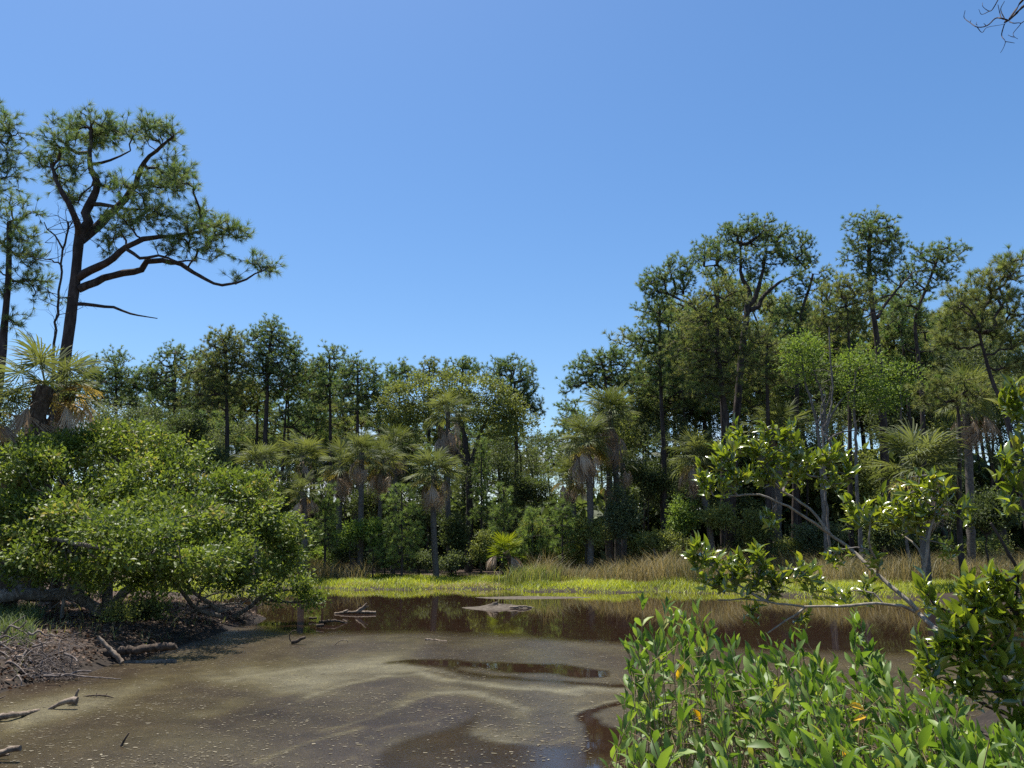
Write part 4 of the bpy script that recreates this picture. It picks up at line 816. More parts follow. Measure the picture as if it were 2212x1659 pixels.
#@@PALMS
# ------------------------------------------------------------------ the sprawling oak on the bank
def oakz(*q): return [(*Z3(p[0], p[1]), *p[2:]) for p in q]
broadleaf('sprawling low oak on the muddy bank, its leafy boughs hanging over the water', 19.8, [
    (.18, .10, oakz((-120, 330), (0, 318), (150, 312), (260, 322), (345, 322), (450, 312), (540, 345), (600, 392), (650, 442, -.2), (700, 422), (750, 352, .2), (800, 292, .4), (870, 250, .6), (960, 210, .8))),
    (.20, .10, oakz((150, 330, .4), (150, 200, .5), (140, 60, .6), (180, -150, .8), (240, -320, 1))),
    (.16, .08, oakz((500, 330, .8), (505, 230, .9), (520, 60, 1), (600, -150, 1.2), (700, -330, 1.5), (760, -520, 2))),
    (.14, .06, oakz((700, 420, .8), (700, 230, 1), (760, 60, 1), (900, -90, 1), (1050, -260, 1.2), (1250, -380, 1.5))),
    (.13, .06, oakz((880, 250, .6), (885, 180, .6), (960, 60, .8), (1100, -60, 1.2), (1300, -150, 1.6), (1520, -240, 2))),
    (.065, .035, oakz((1420, 450, 2), (1290, 412, 1.4), (1200, 332, 1), (1120, 220, .8), (1060, 60, .6))),
    (.055, .03, oakz((1430, 430, 1), (1330, 342, .9), (1240, 292, .8), (1140, 200, .7))),
    (.10, .04, oakz((1100, -60, 1.2), (1350, 0, 2.2), (1530, 122, 3), (1620, 192, 3.4), (1700, 216, 3.6), (1830, 250, 3.8))),
    (.09, .03, oakz((140, 60, .6), (330, -40, -1.2), (520, -10, -2.4), (760, 30, -2.8), (960, 60, -2.6))),
    (.08, .03, oakz((180, -150, .8), (380, -180, -1), (640, -160, -2), (980, -120, -2)))],
    [(255, 925, 50, 26, 2.5), (270, 960, 95, 45, 2), (150, 985, 100, 45, 1.6), (40, 1010, 70, 50, .6), (370, 985, 85, 45, 2), (430, 1040, 95, 50, 1.6), (300, 1040, 120, 60, .8), (130, 1070, 120, 65, 0), (540, 1060, 70, 45, 2),
     (520, 1110, 90, 55, 1.4), (600, 1130, 55, 50, 2), (610, 1170, 55, 40, 2), (370, 1120, 120, 60, -.4), (220, 1150, 110, 55, -1), (60, 1150, 80, 65, -.4), (470, 1175, 90, 50, 0), (320, 1190, 100, 45, -1.6),
     (430, 1215, 85, 38, -1), (120, 1215, 55, 22, -1), (220, 1215, 60, 24, -1.8), (335, 1240, 50, 20, -1), (520, 1225, 60, 32, .8), (600, 1235, 45, 26, 2.4),
     (250, 1150, 90, 40, -2.6), (350, 1165, 80, 36, -3), (160, 1110, 80, 40, -2), (260, 1200, 70, 22, -3.4), (400, 1205, 70, 24, -2.8), (480, 1200, 50, 24, -1.8), (60, 1200, 60, 26, -2), (30, 1090, 60, 50, -1), (30, 1010, 70, 36, -1), (100, 985, 60, 30, -.5), (20, 1160, 60, 40, -1.5), (150, 1232, 60, 16, -1.6), (280, 1245, 60, 16, -1.4), (400, 1248, 60, 20, -.6), (480, 1262, 40, 20, .8), (130, 965, 75, 36, .4), (180, 945, 60, 28, 1), (80, 1000, 60, 40, 0), (60, 1235, 60, 24, -1.2), (180, 1262, 60, 14, -1.8), (330, 1268, 50, 14, -1.2), (540, 1255, 40, 22, 1.6), (610, 1210, 60, 30, 2.2), (30, 975, 50, 26, .4)], 501, 'oak', 'bark_oak', density=9, leaves=52, size=.125, rc=.26, name='live_oak', cat='oak tree', r_tip=.0065, rmax=.09, tmpl=LEAF4, bf=.3)
broadleaf('low glossy leafy bough dipping to the water at the tip of the bank', 23.4, [
    (.08, .03, [(500, 1335), (540, 1310), (570, 1285), (620, 1275)]), (.05, .02, [(560, 1292), (610, 1300), (660, 1298), (700, 1292)])],
    [(590, 1262, 40, 22), (640, 1262, 42, 22), (570, 1288, 30, 16), (620, 1292, 50, 16), (665, 1283, 32, 14), (680, 1300, 20, 8)], 502, 'oak', 'bark_oak', density=8, leaves=44, size=.115, rc=.22, name='bank_shrub', cat='shrub', r_tip=.006, tmpl=LEAF4)
bare_tree('tangle of bare grey twigs hanging under the oak boughs by the trunk', 19.2, [(.05, .02, oakz((420, 330), (480, 200), (560, 140))), (.05, .015, oakz((300, 330), (250, 200), (300, 120))), (.04, .015, oakz((640, 330), (700, 220), (760, 200))), (.04, .015, oakz((120, 330), (60, 150), (20, 0)))], 503, 70, name='dead_shrub', cat='dead shrub', tlen=.8, r_tw=.011, mat='bark_grey')
bare_tree('fan of bare dead twigs at the waterline under the oak tip', 21.5, [(.05, .02, oakz((1200, 450), (1330, 400), (1450, 380), (1560, 370))), (.04, .012, oakz((1260, 430), (1300, 360), (1420, 300))), (.03, .01, oakz((1400, 420, 1), (1560, 400, 2), (1700, 390, 2.5)))], 504, 60, name='dead_shrub', cat='dead shrub', tlen=.8, r_tw=.010, mat='bark_grey')
shrub('small bright green shrub beside the bent oak limb on the bank', 19, 258, 1330, 18, 16, 505, 'oak_far', size=.06, dens=14, leaves=30)
shrub('small dark shrub on the bank between the bent limb and the diagonal boughs', 20, 318, 1318, 24, 22, 506, 'shade', size=.09, dens=8, leaves=34)
shrub('dark thicket behind the oak trunks at the picture edge', 22.5, 60, 1255, 90, 55, 507, 'shade', size=.09, dens=4, leaves=40)
shrub('dark thicket behind the oak between its upright trunks', 23, 190, 1245, 70, 48, 508, 'shade', size=.09, dens=4, leaves=40)
shrub('leafy bush filling the dip in the oak top beside the boot covered palms', 25, 180, 985, 60, 50, 510, 'oak', size=.11, dens=4, leaves=44)
shrub('shrubby growth under the oak crown beyond the bent limb', 24, 330, 1240, 80, 40, 509, 'shade', size=.09, dens=4, leaves=40)

# ------------------------------------------------------------------ grasses
def blades(rng, x, y, h, w, tint, bend=.35):
    """upright blades, three segments tapering to a bent tip"""
    n = len(x); b = np.stack([x, y, height(x, y) - .02], 1); a = rng.random(n) * 6.283; s = np.stack([np.cos(a), np.sin(a), 0 * a], 1) * w[:, None] / 2
    l = np.stack([np.cos(a + 1.57 + rng.normal(size=n) * .6), np.sin(a + 1.57 + rng.normal(size=n) * .6), 0 * a], 1) * (h * bend * (.3 + rng.random(n)))[:, None]
    m = b + UP * h[:, None] * .6 + l * .35; t = b + UP * (h * (.98 - .15 * rng.random(n)))[:, None] + l
    v = np.stack([b - s, b + s, m + s * .75, m - s * .75, t], 1).reshape(-1, 3); i = np.arange(n)[:, None] * 5
    g = Geo(); g.add(v, i + np.array([[0, 1, 2, 3]]), np.repeat(tint, 5)); f2 = i + np.array([[3, 2, 4]]); g.l.append(f2.ravel()); g.k.append(np.full(n, 3))
    return g
def strip(rng, n, x0, x1, y0, y1, ok):
    x = x0 + (x1 - x0) * rng.random(n); y = y0 + (y1 - y0) * rng.random(n); k = ok(x, y); return x[k], y[k]
rng = np.random.default_rng(601)
x, y = strip(rng, 150000, -20, 34, 33.5, 49.5, lambda x, y: (sdist(x, y) > -.28 + .12 * vnoise(x, y, 2.5, 3)) & (sdist(x, y) < 5.8 + .6 * vnoise(x, y, .8, 4)))
s = sdist(x, y); hh = (.12 + .20 * np.clip(s / 1.4, 0, 1)) * (.7 + .5 * rng.random(len(x))) * np.clip(1 + .4 * vnoise(x, y, 1.3, 6), .4, 1.7); k = rng.random(len(x)) < np.where(s < .2, .6, .95) * (.62 + .5 * (vnoise(x, y, 1.2, 8) > -.5)); x, y, s, hh = x[k], y[k], s[k], hh[k]
tn = np.clip(.42 + .2 * vnoise(x, y, .8, 12) + .15 * rng.normal(size=len(x)) + np.where(s < .5, .4 * rng.random(len(x)), 0), 0, 1)
g = blades(rng, x, y, np.maximum(hh, .07), np.full(len(x), .022), tn, .9)
solo('marsh_grass', g, M['grass'], (0, 42, 0), 'bright green grass strip along the far edge of the pond', None, kind='stuff', smooth=False)
rng = np.random.default_rng(602)
def dry_ok(x, y):
    px, py = proj(np.stack([x, y, height(x, y)], -1)); e = 5 * vnoise(x, y, 1.1, 5)
    return (sdist(x, y) > 2.2) & (((px > 560) & (px < 792 + e)) | ((px > 1148 + e) & (px < 1530)) | (px > 1530)) & (sdist(x, y) > np.where(px < 800, 1.7, np.where(px < 1250, 2.8, 2.4)))
x, y = strip(rng, 56000, -18, 36, 38, 47.5, dry_ok)
hh = (.75 + .75 * rng.random(len(x))) * (1 + .2 * vnoise(x, y, .9, 7)); hh *= np.clip(1.0 + .45 * vnoise(x, y, .8, 17), .6, 1.45); tn = np.clip(.45 + .28 * vnoise(x, y, 1.0, 15) + .22 * rng.normal(size=len(x)), 0, 1)
g = blades(rng, x, y, hh, .014 + .012 * rng.random(len(x)), tn, .8)
solo('tan_reeds', g, M['dry'], (0, 44, 0), 'tan dry reeds standing behind the green grass strip', None, kind='stuff', smooth=False)
# the clump of tall reeds at the water's edge
rng = np.random.default_rng(603); c = P(1150, 1265, 41.6); n = 900
x = c[0] + rng.normal(size=n) * .75; y = c[1] + rng.normal(size=n) * .5 + .2
g = blades(rng, x, y, .55 + .75 * rng.random(n), .018 + .014 * rng.random(n), rng.random(n), .55)
o = solo('reed_clump', g, M['reed'], tuple(c), 'clump of tall green reeds at the edge of the water before the dwarf palm', 'reeds', smooth=False)
# dry thatch drooping at the rim of the far grass
rng = np.random.default_rng(604); xs_, ys_ = [], []
for px in (905, 1000, 1060, 1210, 1330, 1480, 760):
    q = G(px + rng.normal() * 8, 1268, .1); m = 260; xs_.append(q[0] + rng.normal(size=m) * .7); ys_.append(q[1] + .5 + rng.normal(size=m) * .25)
x, y = np.concatenate(xs_), np.concatenate(ys_); k = sdist(x, y) > -.05; x, y = x[k], y[k]
g = blades(rng, x, y, .10 + .2 * rng.random(len(x)), np.full(len(x), .018), .45 + .5 * rng.random(len(x)), 1.8)
solo('dry_thatch', g, M['dry'], (0, 41, 0), 'dry thatch drooping over the muddy rim of the green grass', None, kind='stuff', smooth=False)
# grass and litter on the near bank
rng = np.random.default_rng(605)
def bank_ok(x, y):
    px, py = proj(np.stack([x, y, height(x, y)], -1)); return (sdist(x, y) > .25) & (px < 75 + 18 * vnoise(x, y, 2, 3)) & (py > 1320) & (py < 1400)
x, y = strip(rng, 22000, -16, -6, 13, 24, bank_ok)
g = blades(rng, x, y, .14 + .28 * rng.random(len(x)), np.full(len(x), .02), .4 + rng.random(len(x)) * .6, .7)
solo('bank_grass', g, M['shade'], (-9, 17, 0), 'dark green grass tuft on the bank above the brush pile', None, kind='stuff', smooth=False)
rng = np.random.default_rng(606); n = 26000
x, y = strip(rng, n, -16, -6, 12.5, 27, lambda x, y: (sdist(x, y) > .02))
n = len(x); g = Geo(); stamp(g, *LEAF2, np.stack([x, y, height(x, y) + .012 + .02 * rng.random(n)], 1), rand_dir(rng, n) * np.array([1, 1, .25]), UP + .45 * rng.normal(size=(n, 3)), .05 + .07 * rng.random(n), rng.random(n))
solo('leaf_litter', g, M['litter'], (-9, 17, 0), 'brown fallen leaves covering the muddy bank under the oak', None, kind='stuff', smooth=False)
rng = np.random.default_rng(607)
x, y = strip(rng, 2600, -16, -6.5, 13, 26, lambda x, y: (sdist(x, y) > .15) & (vnoise(x, y, 1.6, 22) > .05))
g = blades(rng, x, y, .08 + .25 * rng.random(len(x)), np.full(len(x), .011), .3 + .7 * rng.random(len(x)), .7)
solo('bank_weeds', g, M['reed'], (-9, 17, 0), 'sparse yellowish weeds growing through the leaf litter of the bank', None, kind='stuff', smooth=False)

# ------------------------------------------------------------------ brush pile, driftwood, mud
def crooked(rng, a, b, k=6, wob=.06):
    t = np.linspace(0, 1, k)[:, None]; L = np.linalg.norm(np.subtract(b, a)); p = np.asarray(a) + (np.asarray(b) - a) * t; p[1:-1] += rng.normal(size=(k - 2, 3)) * wob * L; return resample(p, max(L / 14, .03))
rng = np.random.default_rng(611); c0 = P(70, 1440, 13.8); c0[2] = .15
root = thing('brush_pile', tuple(c0), 'heap of dead grey twigs at the waterline of the bank', 'brush pile')
for i in range(100):
    px = 180 * rng.random() ** 1.2 - 25; py = 1478 - .10 * px - 118 * rng.random() ** 1.35 * (1 - .25 * px / 200); d = 13.4 + 1.3 * (1478 - py) / 110 + .3 * rng.normal()
    m = P(px, py, d); a = rng.normal() * .8; dv = np.array([math.cos(a), .5 * rng.normal(), .55 * math.sin(a) + .15 * rng.normal()]); L = .25 + .55 * rng.random() ** 1.6
    q = m - dv * L / 2; e = m + dv * L / 2; r = .006 + .022 * rng.random() ** 3
    for w in (q, e): w[2] = max(w[2], gz(w[0], w[1]) + .01, .02)
    lp = crooked(rng, q, e, 5, .07); g = Geo(); tube(g, lp, np.linspace(r, r * .45, len(lp)), 5)
    if L > .4:
        s0 = lp[len(lp) // 2]; s1 = s0 + unit(dv + rng.normal(size=3) * .7) * L * .45; sticks(g, [s0], [s1], r * .55, r * .25, 4)
    part('stick', g, M['twig_dry'], root)
n = 420; px = 200 * rng.random(n) ** 1.2 - 25; py = 1480 - .10 * px - 100 * rng.random(n) ** 1.5; pp = np.array([P(a, b, 13.5 + 1.3 * (1480 - b) / 110) for a, b in zip(px, py)]); dv = rand_dir(rng, n) * np.array([1, .6, .6])
g = Geo(); sticks(g, pp - dv * .12, pp + dv * (.1 + .2 * rng.random((n, 1))), .005, .003, 3); part('fine_twigs', g, M['twig_dry'], root, kind='stuff')
def wood(name, label, cat, pieces, mat, seed, z=None):
    """pieces: (r0, r1, [(px, py, height above the water)...]) placed where the picture shows them on the water"""
    rng = np.random.default_rng(seed); root = None
    g = Geo(); first = None
    for r0, r1, spec in pieces:
        q = []
        gy = None
        for px, py, zz in spec:
            w = G(px, py, zz) if gy is None or zz < .03 else P(px, py, gy)
            gy = w[1]; q.append(w)
        lp = resample(np.array(q), .05); lp[1:-1] += rng.normal(size=(len(lp) - 2, 3)) * r0 * .12
        if first is None: first = lp[0].copy()
        tube(g, lp, np.linspace(r0, r1, len(lp)), 8, .1, rng)
    return solo(name, g, M[mat], tuple(first), label, cat)
wood('bank_shade_log', 'long dark log added as the black shade under the foot of the bank', 'log', [(.10, .07, [(60, 1424, .06), (160, 1416, .08), (250, 1408, .08), (380, 1394, .05)])], 'drift_dark', 621)  # dark log shape added in place of the black shade under the bank
wood('leaning_branch', 'grey branch propped from the water against the dark bank', 'branch', [(.06, .05, [(380, 1430, .01), (330, 1431, .03), (262, 1433, .05)]), (.05, .035, [(264, 1432, .05), (240, 1405, .3), (212, 1376, .55)])], 'drift', 622)
wood('long_pole', 'long thin pale stick reaching from the brush pile over the water', 'stick', [(.016, .008, [(90, 1455, .14), (150, 1459, .12), (220, 1464, .08), (262, 1467, .03)])], 'twig_dry', 623)
wood('driftwood_snag', 'driftwood snag with one raised prong, in the water below the brush pile', 'driftwood', [(.02, .05, [(105, 1532, .0), (130, 1520, .05), (152, 1513, .06), (166, 1514, .04)]), (.03, .012, [(157, 1512, .06), (165, 1502, .16), (171, 1488, .28)]), (.035, .03, [(148, 1516, .05), (166, 1518, .03)])], 'drift', 624)
wood('floating_stick', 'thin knobbly dark stick floating flat beyond the snag', 'stick', [(.008, .014, [(180, 1504, .0), (205, 1502, .025), (228, 1503, .03)]), (.014, .006, [(228, 1503, .03), (245, 1507, .01)]), (.008, .004, [(208, 1502, .02), (209, 1497, .07)]), (.008, .004, [(229, 1503, .02), (230, 1498, .07)])], 'drift_dark', 625)
wood('driftwood_log', 'smooth pale log at the picture edge below the snag', 'driftwood', [(.045, .02, [(-30, 1552, .03), (20, 1546, .04), (60, 1540, .02), (84, 1534, .0)])], 'drift', 626)
wood('driftwood_log', 'short broken log at the picture edge, lowest on the water', 'driftwood', [(.035, .028, [(-25, 1635, .05), (10, 1624, .06), (44, 1616, .05)]), (.02, .012, [(-10, 1634, .03), (20, 1630, .03)])], 'drift', 627)
wood('upright_stick', 'small dark stick poking upright out of the scum', 'stick', [(.016, .008, [(262, 1612, .0), (267, 1603, .05), (272, 1594, .1), (279, 1583, .16)])], 'drift_dark', 628)
wood('floating_stick', 'tiny pale twig floating below the upright stick', 'stick', [(.006, .004, [(292, 1645, .0), (304, 1638, .03)])], 'drift', 629)
wood('dark_stub', 'tiny stick at the edge under the brush pile', 'stick', [(.012, .006, [(-5, 1510, .02), (12, 1503, .06)])], 'drift', 630)
wood('driftwood_branch', 'forked driftwood with two raised arms near the far shore', 'driftwood', [(.035, .045, [(722, 1326, .0), (745, 1323, .1), (775, 1322, .12), (812, 1323, .04)]), (.05, .02, [(770, 1322, .1), (782, 1313, .3), (793, 1303, .55)]), (.04, .015, [(774, 1322, .1), (786, 1315, .28), (796, 1309, .42)]), (.04, .03, [(742, 1322, .1), (752, 1318, .16)])], 'drift', 631)
wood('driftwood_branch', 'flat wet driftwood in two pieces beyond the oak shadow', 'driftwood', [(.05, .02, [(690, 1345, .04), (720, 1341, .1), (750, 1345, .0)]), (.045, .035, [(684, 1352, .05), (700, 1350, .08)]), (.04, .03, [(668, 1336, .06), (684, 1335, .03)])], 'drift_dark', 632)
wood('curled_snag', 'dark snag with a curled twig standing before the oak shadow', 'driftwood', [(.05, .03, [(630, 1387, .05), (645, 1383, .1), (660, 1377, .05)]), (.012, .008, [(628, 1386, .05), (625, 1375, .2), (631, 1363, .4), (640, 1362, .42)])], 'drift_dark', 633)
wood('floating_stick', 'small pale stick afloat where the open water meets the scum', 'stick', [(.035, .015, [(918, 1381, .02), (935, 1383, .05), (966, 1385, .0)])], 'drift', 634)
wood('looped_twig', 'thin looped twig arching from the scum near the shadow', 'twig', [(.012, .008, [(722, 1394, .0), (735, 1384, .12), (748, 1382, .14), (752, 1388, .05)])], 'drift', 635)
wood('far_twig', 'pale twig standing against the muddy rim of the far grass', 'twig', [(.02, .01, [(1000, 1275, .02), (1006, 1268, .2), (1010, 1264, .3)]), (.015, .008, [(1012, 1273, .02), (1007, 1268, .18)])], 'drift', 636)
wood('mud_stick', 'bent stick lying beside the mud island', 'stick', [(.04, .03, [(1100, 1313, .02), (1130, 1310, .1), (1148, 1312, .02)])], 'drift', 637)
# the low mud island
M['mud'] = bark_mat('pale_mud', (.045, .034, .024), (.088, .072, .054), (.15, .125, .098), 7, 1, .8)
rng = np.random.default_rng(641); c = G(1075, 1313, 0); a = np.linspace(0, 2 * math.pi, 41)[:-1]; rr = np.linspace(0, 1, 9)
A, R_ = np.meshgrid(a, rr); rx, ry = 1.25 * (1 + .18 * np.sin(A * 2 + 1) + .1 * np.sin(A * 5)), .95 * (1 + .15 * np.cos(A * 3))
hz = .10 * np.clip(1 - R_ ** 1.3, 0, 1) * (1 + .9 * vnoise(A * 2, R_ * 4, 2, 3)) - .02 * R_
g = Geo(); g.add(np.stack([c[0] + rx * R_ * np.cos(A), c[1] + ry * R_ * np.sin(A), hz], -1), np.vstack([[[i * 40 + j, i * 40 + (j + 1) % 40, (i + 1) * 40 + (j + 1) % 40, (i + 1) * 40 + j] for i in range(8) for j in range(40)]]))
tag(solo('mud_island', g, M['mud'], tuple(c), 'low pale mud island breaking the brown water', 'mud island'), kind='structure')
c = G(1150, 1291, 0); g = Geo()
hz = .05 * np.clip(1 - R_ ** 1.5, 0, 1) - .012 * R_ ** 2
g.add(np.stack([c[0] + 1.9 * rx * R_ * np.cos(A), c[1] + 1.1 * ry * R_ * np.sin(A), hz], -1), np.vstack([[[i * 40 + j, i * 40 + (j + 1) % 40, (i + 1) * 40 + (j + 1) % 40, (i + 1) * 40 + j] for i in range(8) for j in range(40)]]))
tag(solo('mud_flat', g, M['mud'], tuple(c), 'thin mud flat just awash behind the mud island', 'mud flat'), kind='structure')

# ------------------------------------------------------------------ near foliage: leaves as objects
def leaf_geo(rng, w=.17, curl=.18, fold=.06):
    t = np.array([0, .12, .38, .66, .88, 1.]); hw = np.array([.012, .07, .155, .14, .06, 0]) * w / .155
    z = -curl * t ** 2 + .05 * np.sin(t * 3); v = []
    for i in range(5): v += [[-hw[i], t[i], z[i] + fold * hw[i] * 8], [0, t[i], z[i]], [hw[i], t[i], z[i] + fold * hw[i] * 8]]
    v.append([0, 1, z[5]]); f = []
    for i in range(4):
        for j in (0, 1): q = i * 3 + j; f.append([q, q + 1, q + 4, q + 3])
    return np.array(v), np.array(f), np.array([[12, 13, 15], [13, 14, 15]])
def leaf_meshes(mat, seed, w):
    rng = np.random.default_rng(seed); out = []
    for k in range(5):
        v, q, t = leaf_geo(rng, w * (.9 + .2 * rng.random()), .05 + .3 * rng.random(), .03 + .07 * rng.random()); g = Geo(); g.add(v, q); g.l.append(t.ravel()); g.k.append(np.full(2, 3))
        out.append((g.mesh('leaf_shape', mat), v, q, t))
    return out
def place_leaves(root, pos, y, z, size, shapes, mass_mat, rng, limit=300, name='leaf'):
    """the leaves that show largest are objects of their own, the rest one part"""
    px, py = proj(pos); d = pos[:, 1]; score = size / np.maximum(d, .5) * np.where((px > -10) & (px < 2220) & (py > -10) & (py < 1668), 1, .05) * (1 + .3 * (d < np.median(d)))
    big = np.zeros(len(pos), bool); big[np.argsort(-score)[:limit]] = True
    y = unit(y); x = unit(np.cross(y, z)); z = np.cross(x, y); loc = np.array(root.location)
    for i in np.where(big)[0]:
        o = bpy.data.objects.new(name, shapes[rng.integers(5)][0]); COL.objects.link(o); o.parent = root; s = size[i]
        m = np.eye(4); m[:3, 0], m[:3, 1], m[:3, 2], m[:3, 3] = x[i] * s, y[i] * s, z[i] * s, pos[i] - loc
        o.matrix_basis = Matrix(m.tolist())
    r = ~big
    if r.any():
        g = Geo(); kk = rng.integers(0, 5, len(pos))
        for k in range(5):
            s = r & (kk == k); _, v, q, t = shapes[k]
            if s.any():
                n0 = g.n; stamp(g, v, q, pos[s], y[s], z[s], size[s], rng.random(s.sum()))
                g.l.append((n0 + np.arange(s.sum())[:, None, None] * len(v) + t[None]).ravel()); g.k.append(np.full(s.sum() * 2, 3))
        part('foliage', g, mass_mat, root, kind='stuff')
BAY = leaf_meshes(M['bay'], 701, .17); OX = leaf_meshes(M['oxeye'], 702, .165)
def bay(label, d, stems, blobs, seed, density=26, per=9, size=.105, bark='bark_white', limit=300, name='bay_shrub'):
    rng = np.random.default_rng(seed); rts, root = [], None
    for k, (ra, rb, spec) in enumerate(stems):
        lp = strip_pts(spec, d); lp = resample(to_ground(lp) if k == 0 else lp, .08)
        if root is None: root = thing(name, tuple(lp[0] + [0, 0, .1]), label, 'shrub')
        lp[1:-1] += rng.normal(size=(len(lp) - 2, 3)) * .004
        g = Geo(); tube(g, lp, np.linspace(ra, rb, len(lp)), 8, .07, rng); part('branch', g, M[bark], root); rts.append(lp[2:])
    R = np.vstack(rts); at = in_blobs(rng, blobs, d, density, .7)
    pts, par, cnt, idx = grow(R, at, .3); g = Geo(); branches(g, pts, par, cnt, idx, rng, .0028, .42, .014, 5, .10, .03); part('twigs', g, M['bark_grey' if bark == 'bark_white' else bark], root, kind='stuff')
    tip = pts[len(R):]; dr = unit(tip - pts[par[len(R):]]); ax = unit(dr * .6 + UP * .7 + rng.normal(size=tip.shape) * .25)
    u, w = perp(ax); K = per; ph = (np.arange(K)[None] * 2.4 + .5 * rng.normal(size=(len(tip), K)) + rng.random((len(tip), 1)) * 6.283); th = (.22 + .75 * (np.arange(K) / K)[None] + .24 * rng.normal(size=ph.shape))
    y = np.cos(th)[..., None] * ax[:, None] + np.sin(th)[..., None] * (np.cos(ph)[..., None] * u[:, None] + np.sin(ph)[..., None] * w[:, None])
    pos = tip[:, None] - ax[:, None] * (.13 * (np.arange(K) / K))[None, :, None] + .006 * rng.normal(size=y.shape)
    z = ax[:, None] * 1.0 + rng.normal(size=y.shape) * .38
    place_leaves(root, pos.reshape(-1, 3), y.reshape(-1, 3), z.reshape(-1, 3), size * (.45 + .7 * rng.random(len(tip) * K)), BAY, M['bay_mass'], rng, limit)
    return root
def z8(*q): return [(*Z8(p[0], p[1]), *p[2:]) for p in q]
bay('bay shrub with long pale branches reaching out over the water from the bank', 5.6, [
    (.027, .015, [(2300, 1560, -.6), (2180, 1470, -.5), (2060, 1390, -.3), (1985, 1326)]),
    (.0155, .006, z8((1520, 1410), (1480, 1370), (1380, 1280, .1), (1260, 1180, .2), (1160, 1080, .3), (1090, 1010, .4), (960, 920, .5), (850, 780, .55), (760, 700, .6), (660, 650, .6), (590, 590, .6), (500, 450, .5))),
    (.011, .005, z8((1500, 1420), (1400, 1380, -.1), (1250, 1365, -.2), (1100, 1378, -.2), (940, 1395, -.2), (800, 1388, -.1), (600, 1362), (420, 1340), (230, 1345))),
    (.012, .005, z8((960, 920, .5), (750, 778, .4), (500, 660, .3), (350, 672, .3), (200, 668, .3))),
    (.010, .004, z8((1260, 1170, .2), (1262, 1100, .1), (1210, 960), (1220, 800))),
    (.012, .005, z8((1560, 1300), (1570, 1120, .1), (1520, 1000, .2), (1420, 920, .3))),
    (.012, .005, z8((1570, 1130), (1600, 900), (1650, 700), (1610, 560))),
    (.009, .004, z8((800, 1388), (650, 1490), (550, 1560))),
    (.010, .004, z8((560, 1360), (420, 1280), (250, 1180), (120, 1060)))],
    [(*Z8(x, y), rx * .42, ry * .42, dd) for x, y, rx, ry, dd in ((420, 280, 120, 80, .5), (620, 260, 90, 70, .5), (300, 360, 110, 70, .4), (520, 380, 130, 70, .5), (720, 400, 110, 80, .5), (880, 420, 100, 80, .6), (1000, 390, 80, 50, .6), (230, 440, 80, 50, .3), (1040, 500, 80, 60, .6),
      (120, 540, 70, 60, .3), (330, 540, 120, 60, .3), (560, 520, 120, 60, .5), (760, 540, 90, 60, .6), (250, 600, 60, 30, .3), (540, 790, 50, 40, .4), (980, 560, 70, 50, .5), (700, 250, 70, 50, .6),
      (120, 1060, 80, 80, 0), (280, 1090, 100, 70, 0), (420, 1120, 90, 80, 0), (480, 1010, 60, 70, 0), (560, 1180, 90, 60, 0), (180, 1180, 90, 50, 0), (360, 1240, 110, 40, 0), (700, 1180, 80, 50, 0), (800, 1130, 60, 50, .1), (880, 1220, 90, 40, 0), (600, 1280, 80, 40, 0), (1000, 1080, 70, 50, .2),
      (1050, 760, 80, 60, .2), (1160, 800, 90, 70, .1), (1280, 760, 100, 70, .1), (1400, 700, 110, 70, .2), (1520, 620, 80, 70, 0), (1620, 580, 70, 80, 0), (1660, 660, 60, 60, 0), (1480, 780, 100, 60, .1), (1600, 790, 70, 60, 0), (1540, 880, 60, 40, .1), (1810, 760, 60, 40, 0), (1730, 1010, 70, 40, 0), (1380, 860, 60, 40, .2),
      (1250, 1050, 40, 30, .1), (480, 1420, 50, 30, 0), (790, 1460, 40, 30, 0), (1050, 1300, 60, 30, 0), (1200, 1270, 80, 30, 0))], 711, density=150, per=10, size=.098)
bay('glossy bay shrub crowding the side, leaves blurred bright and close to the lens', 3.6, [
    (.022, .012, [(2330, 1700), (2240, 1560), (2150, 1450), (2100, 1330)]), (.012, .005, [(2240, 1560), (2120, 1520, .1), (2040, 1450, .2), (2000, 1380, .2)]), (.012, .005, [(2150, 1450), (2190, 1340), (2200, 1240)]), (.012, .005, [(2300, 1640), (2180, 1610), (2080, 1560, .2)])],
    [(2060, 1330, 60, 50), (2130, 1310, 60, 50), (2190, 1300, 50, 60), (2030, 1390, 50, 40), (2100, 1400, 70, 40), (2180, 1400, 50, 50), (2010, 1290, 30, 30), (2080, 1270, 50, 30), (2150, 1250, 40, 30), (2120, 1470, 70, 40), (2200, 1480, 40, 50), (2060, 1460, 40, 30), (2190, 1560, 30, 40), (2000, 1440, 40, 26)], 712, density=210, per=9, size=.095, bark='bark_dark')
bay('bay sprigs hanging in from the side above the arching palm', 4.4, [(.016, .006, [(2330, 900), (2260, 930), (2200, 960), (2170, 1000)]), (.010, .004, [(2300, 1160), (2230, 1090), (2190, 1060)]), (.016, .008, [(2330, 900), (2340, 1160), (2330, 1500), (2330, 1700)]), (.012, .007, [(2330, 1200), (2250, 1215), (2205, 1235), (2180, 1200), (2140, 1130)])],
    [(2190, 860, 24, 30), (2212, 900, 30, 30), (2190, 960, 30, 26), (2200, 1050, 30, 28), (2190, 1085, 26, 20), (2180, 1010, 20, 20), (2195, 835, 20, 14)], 713, density=110, per=9, bark='bark_dark', limit=200)
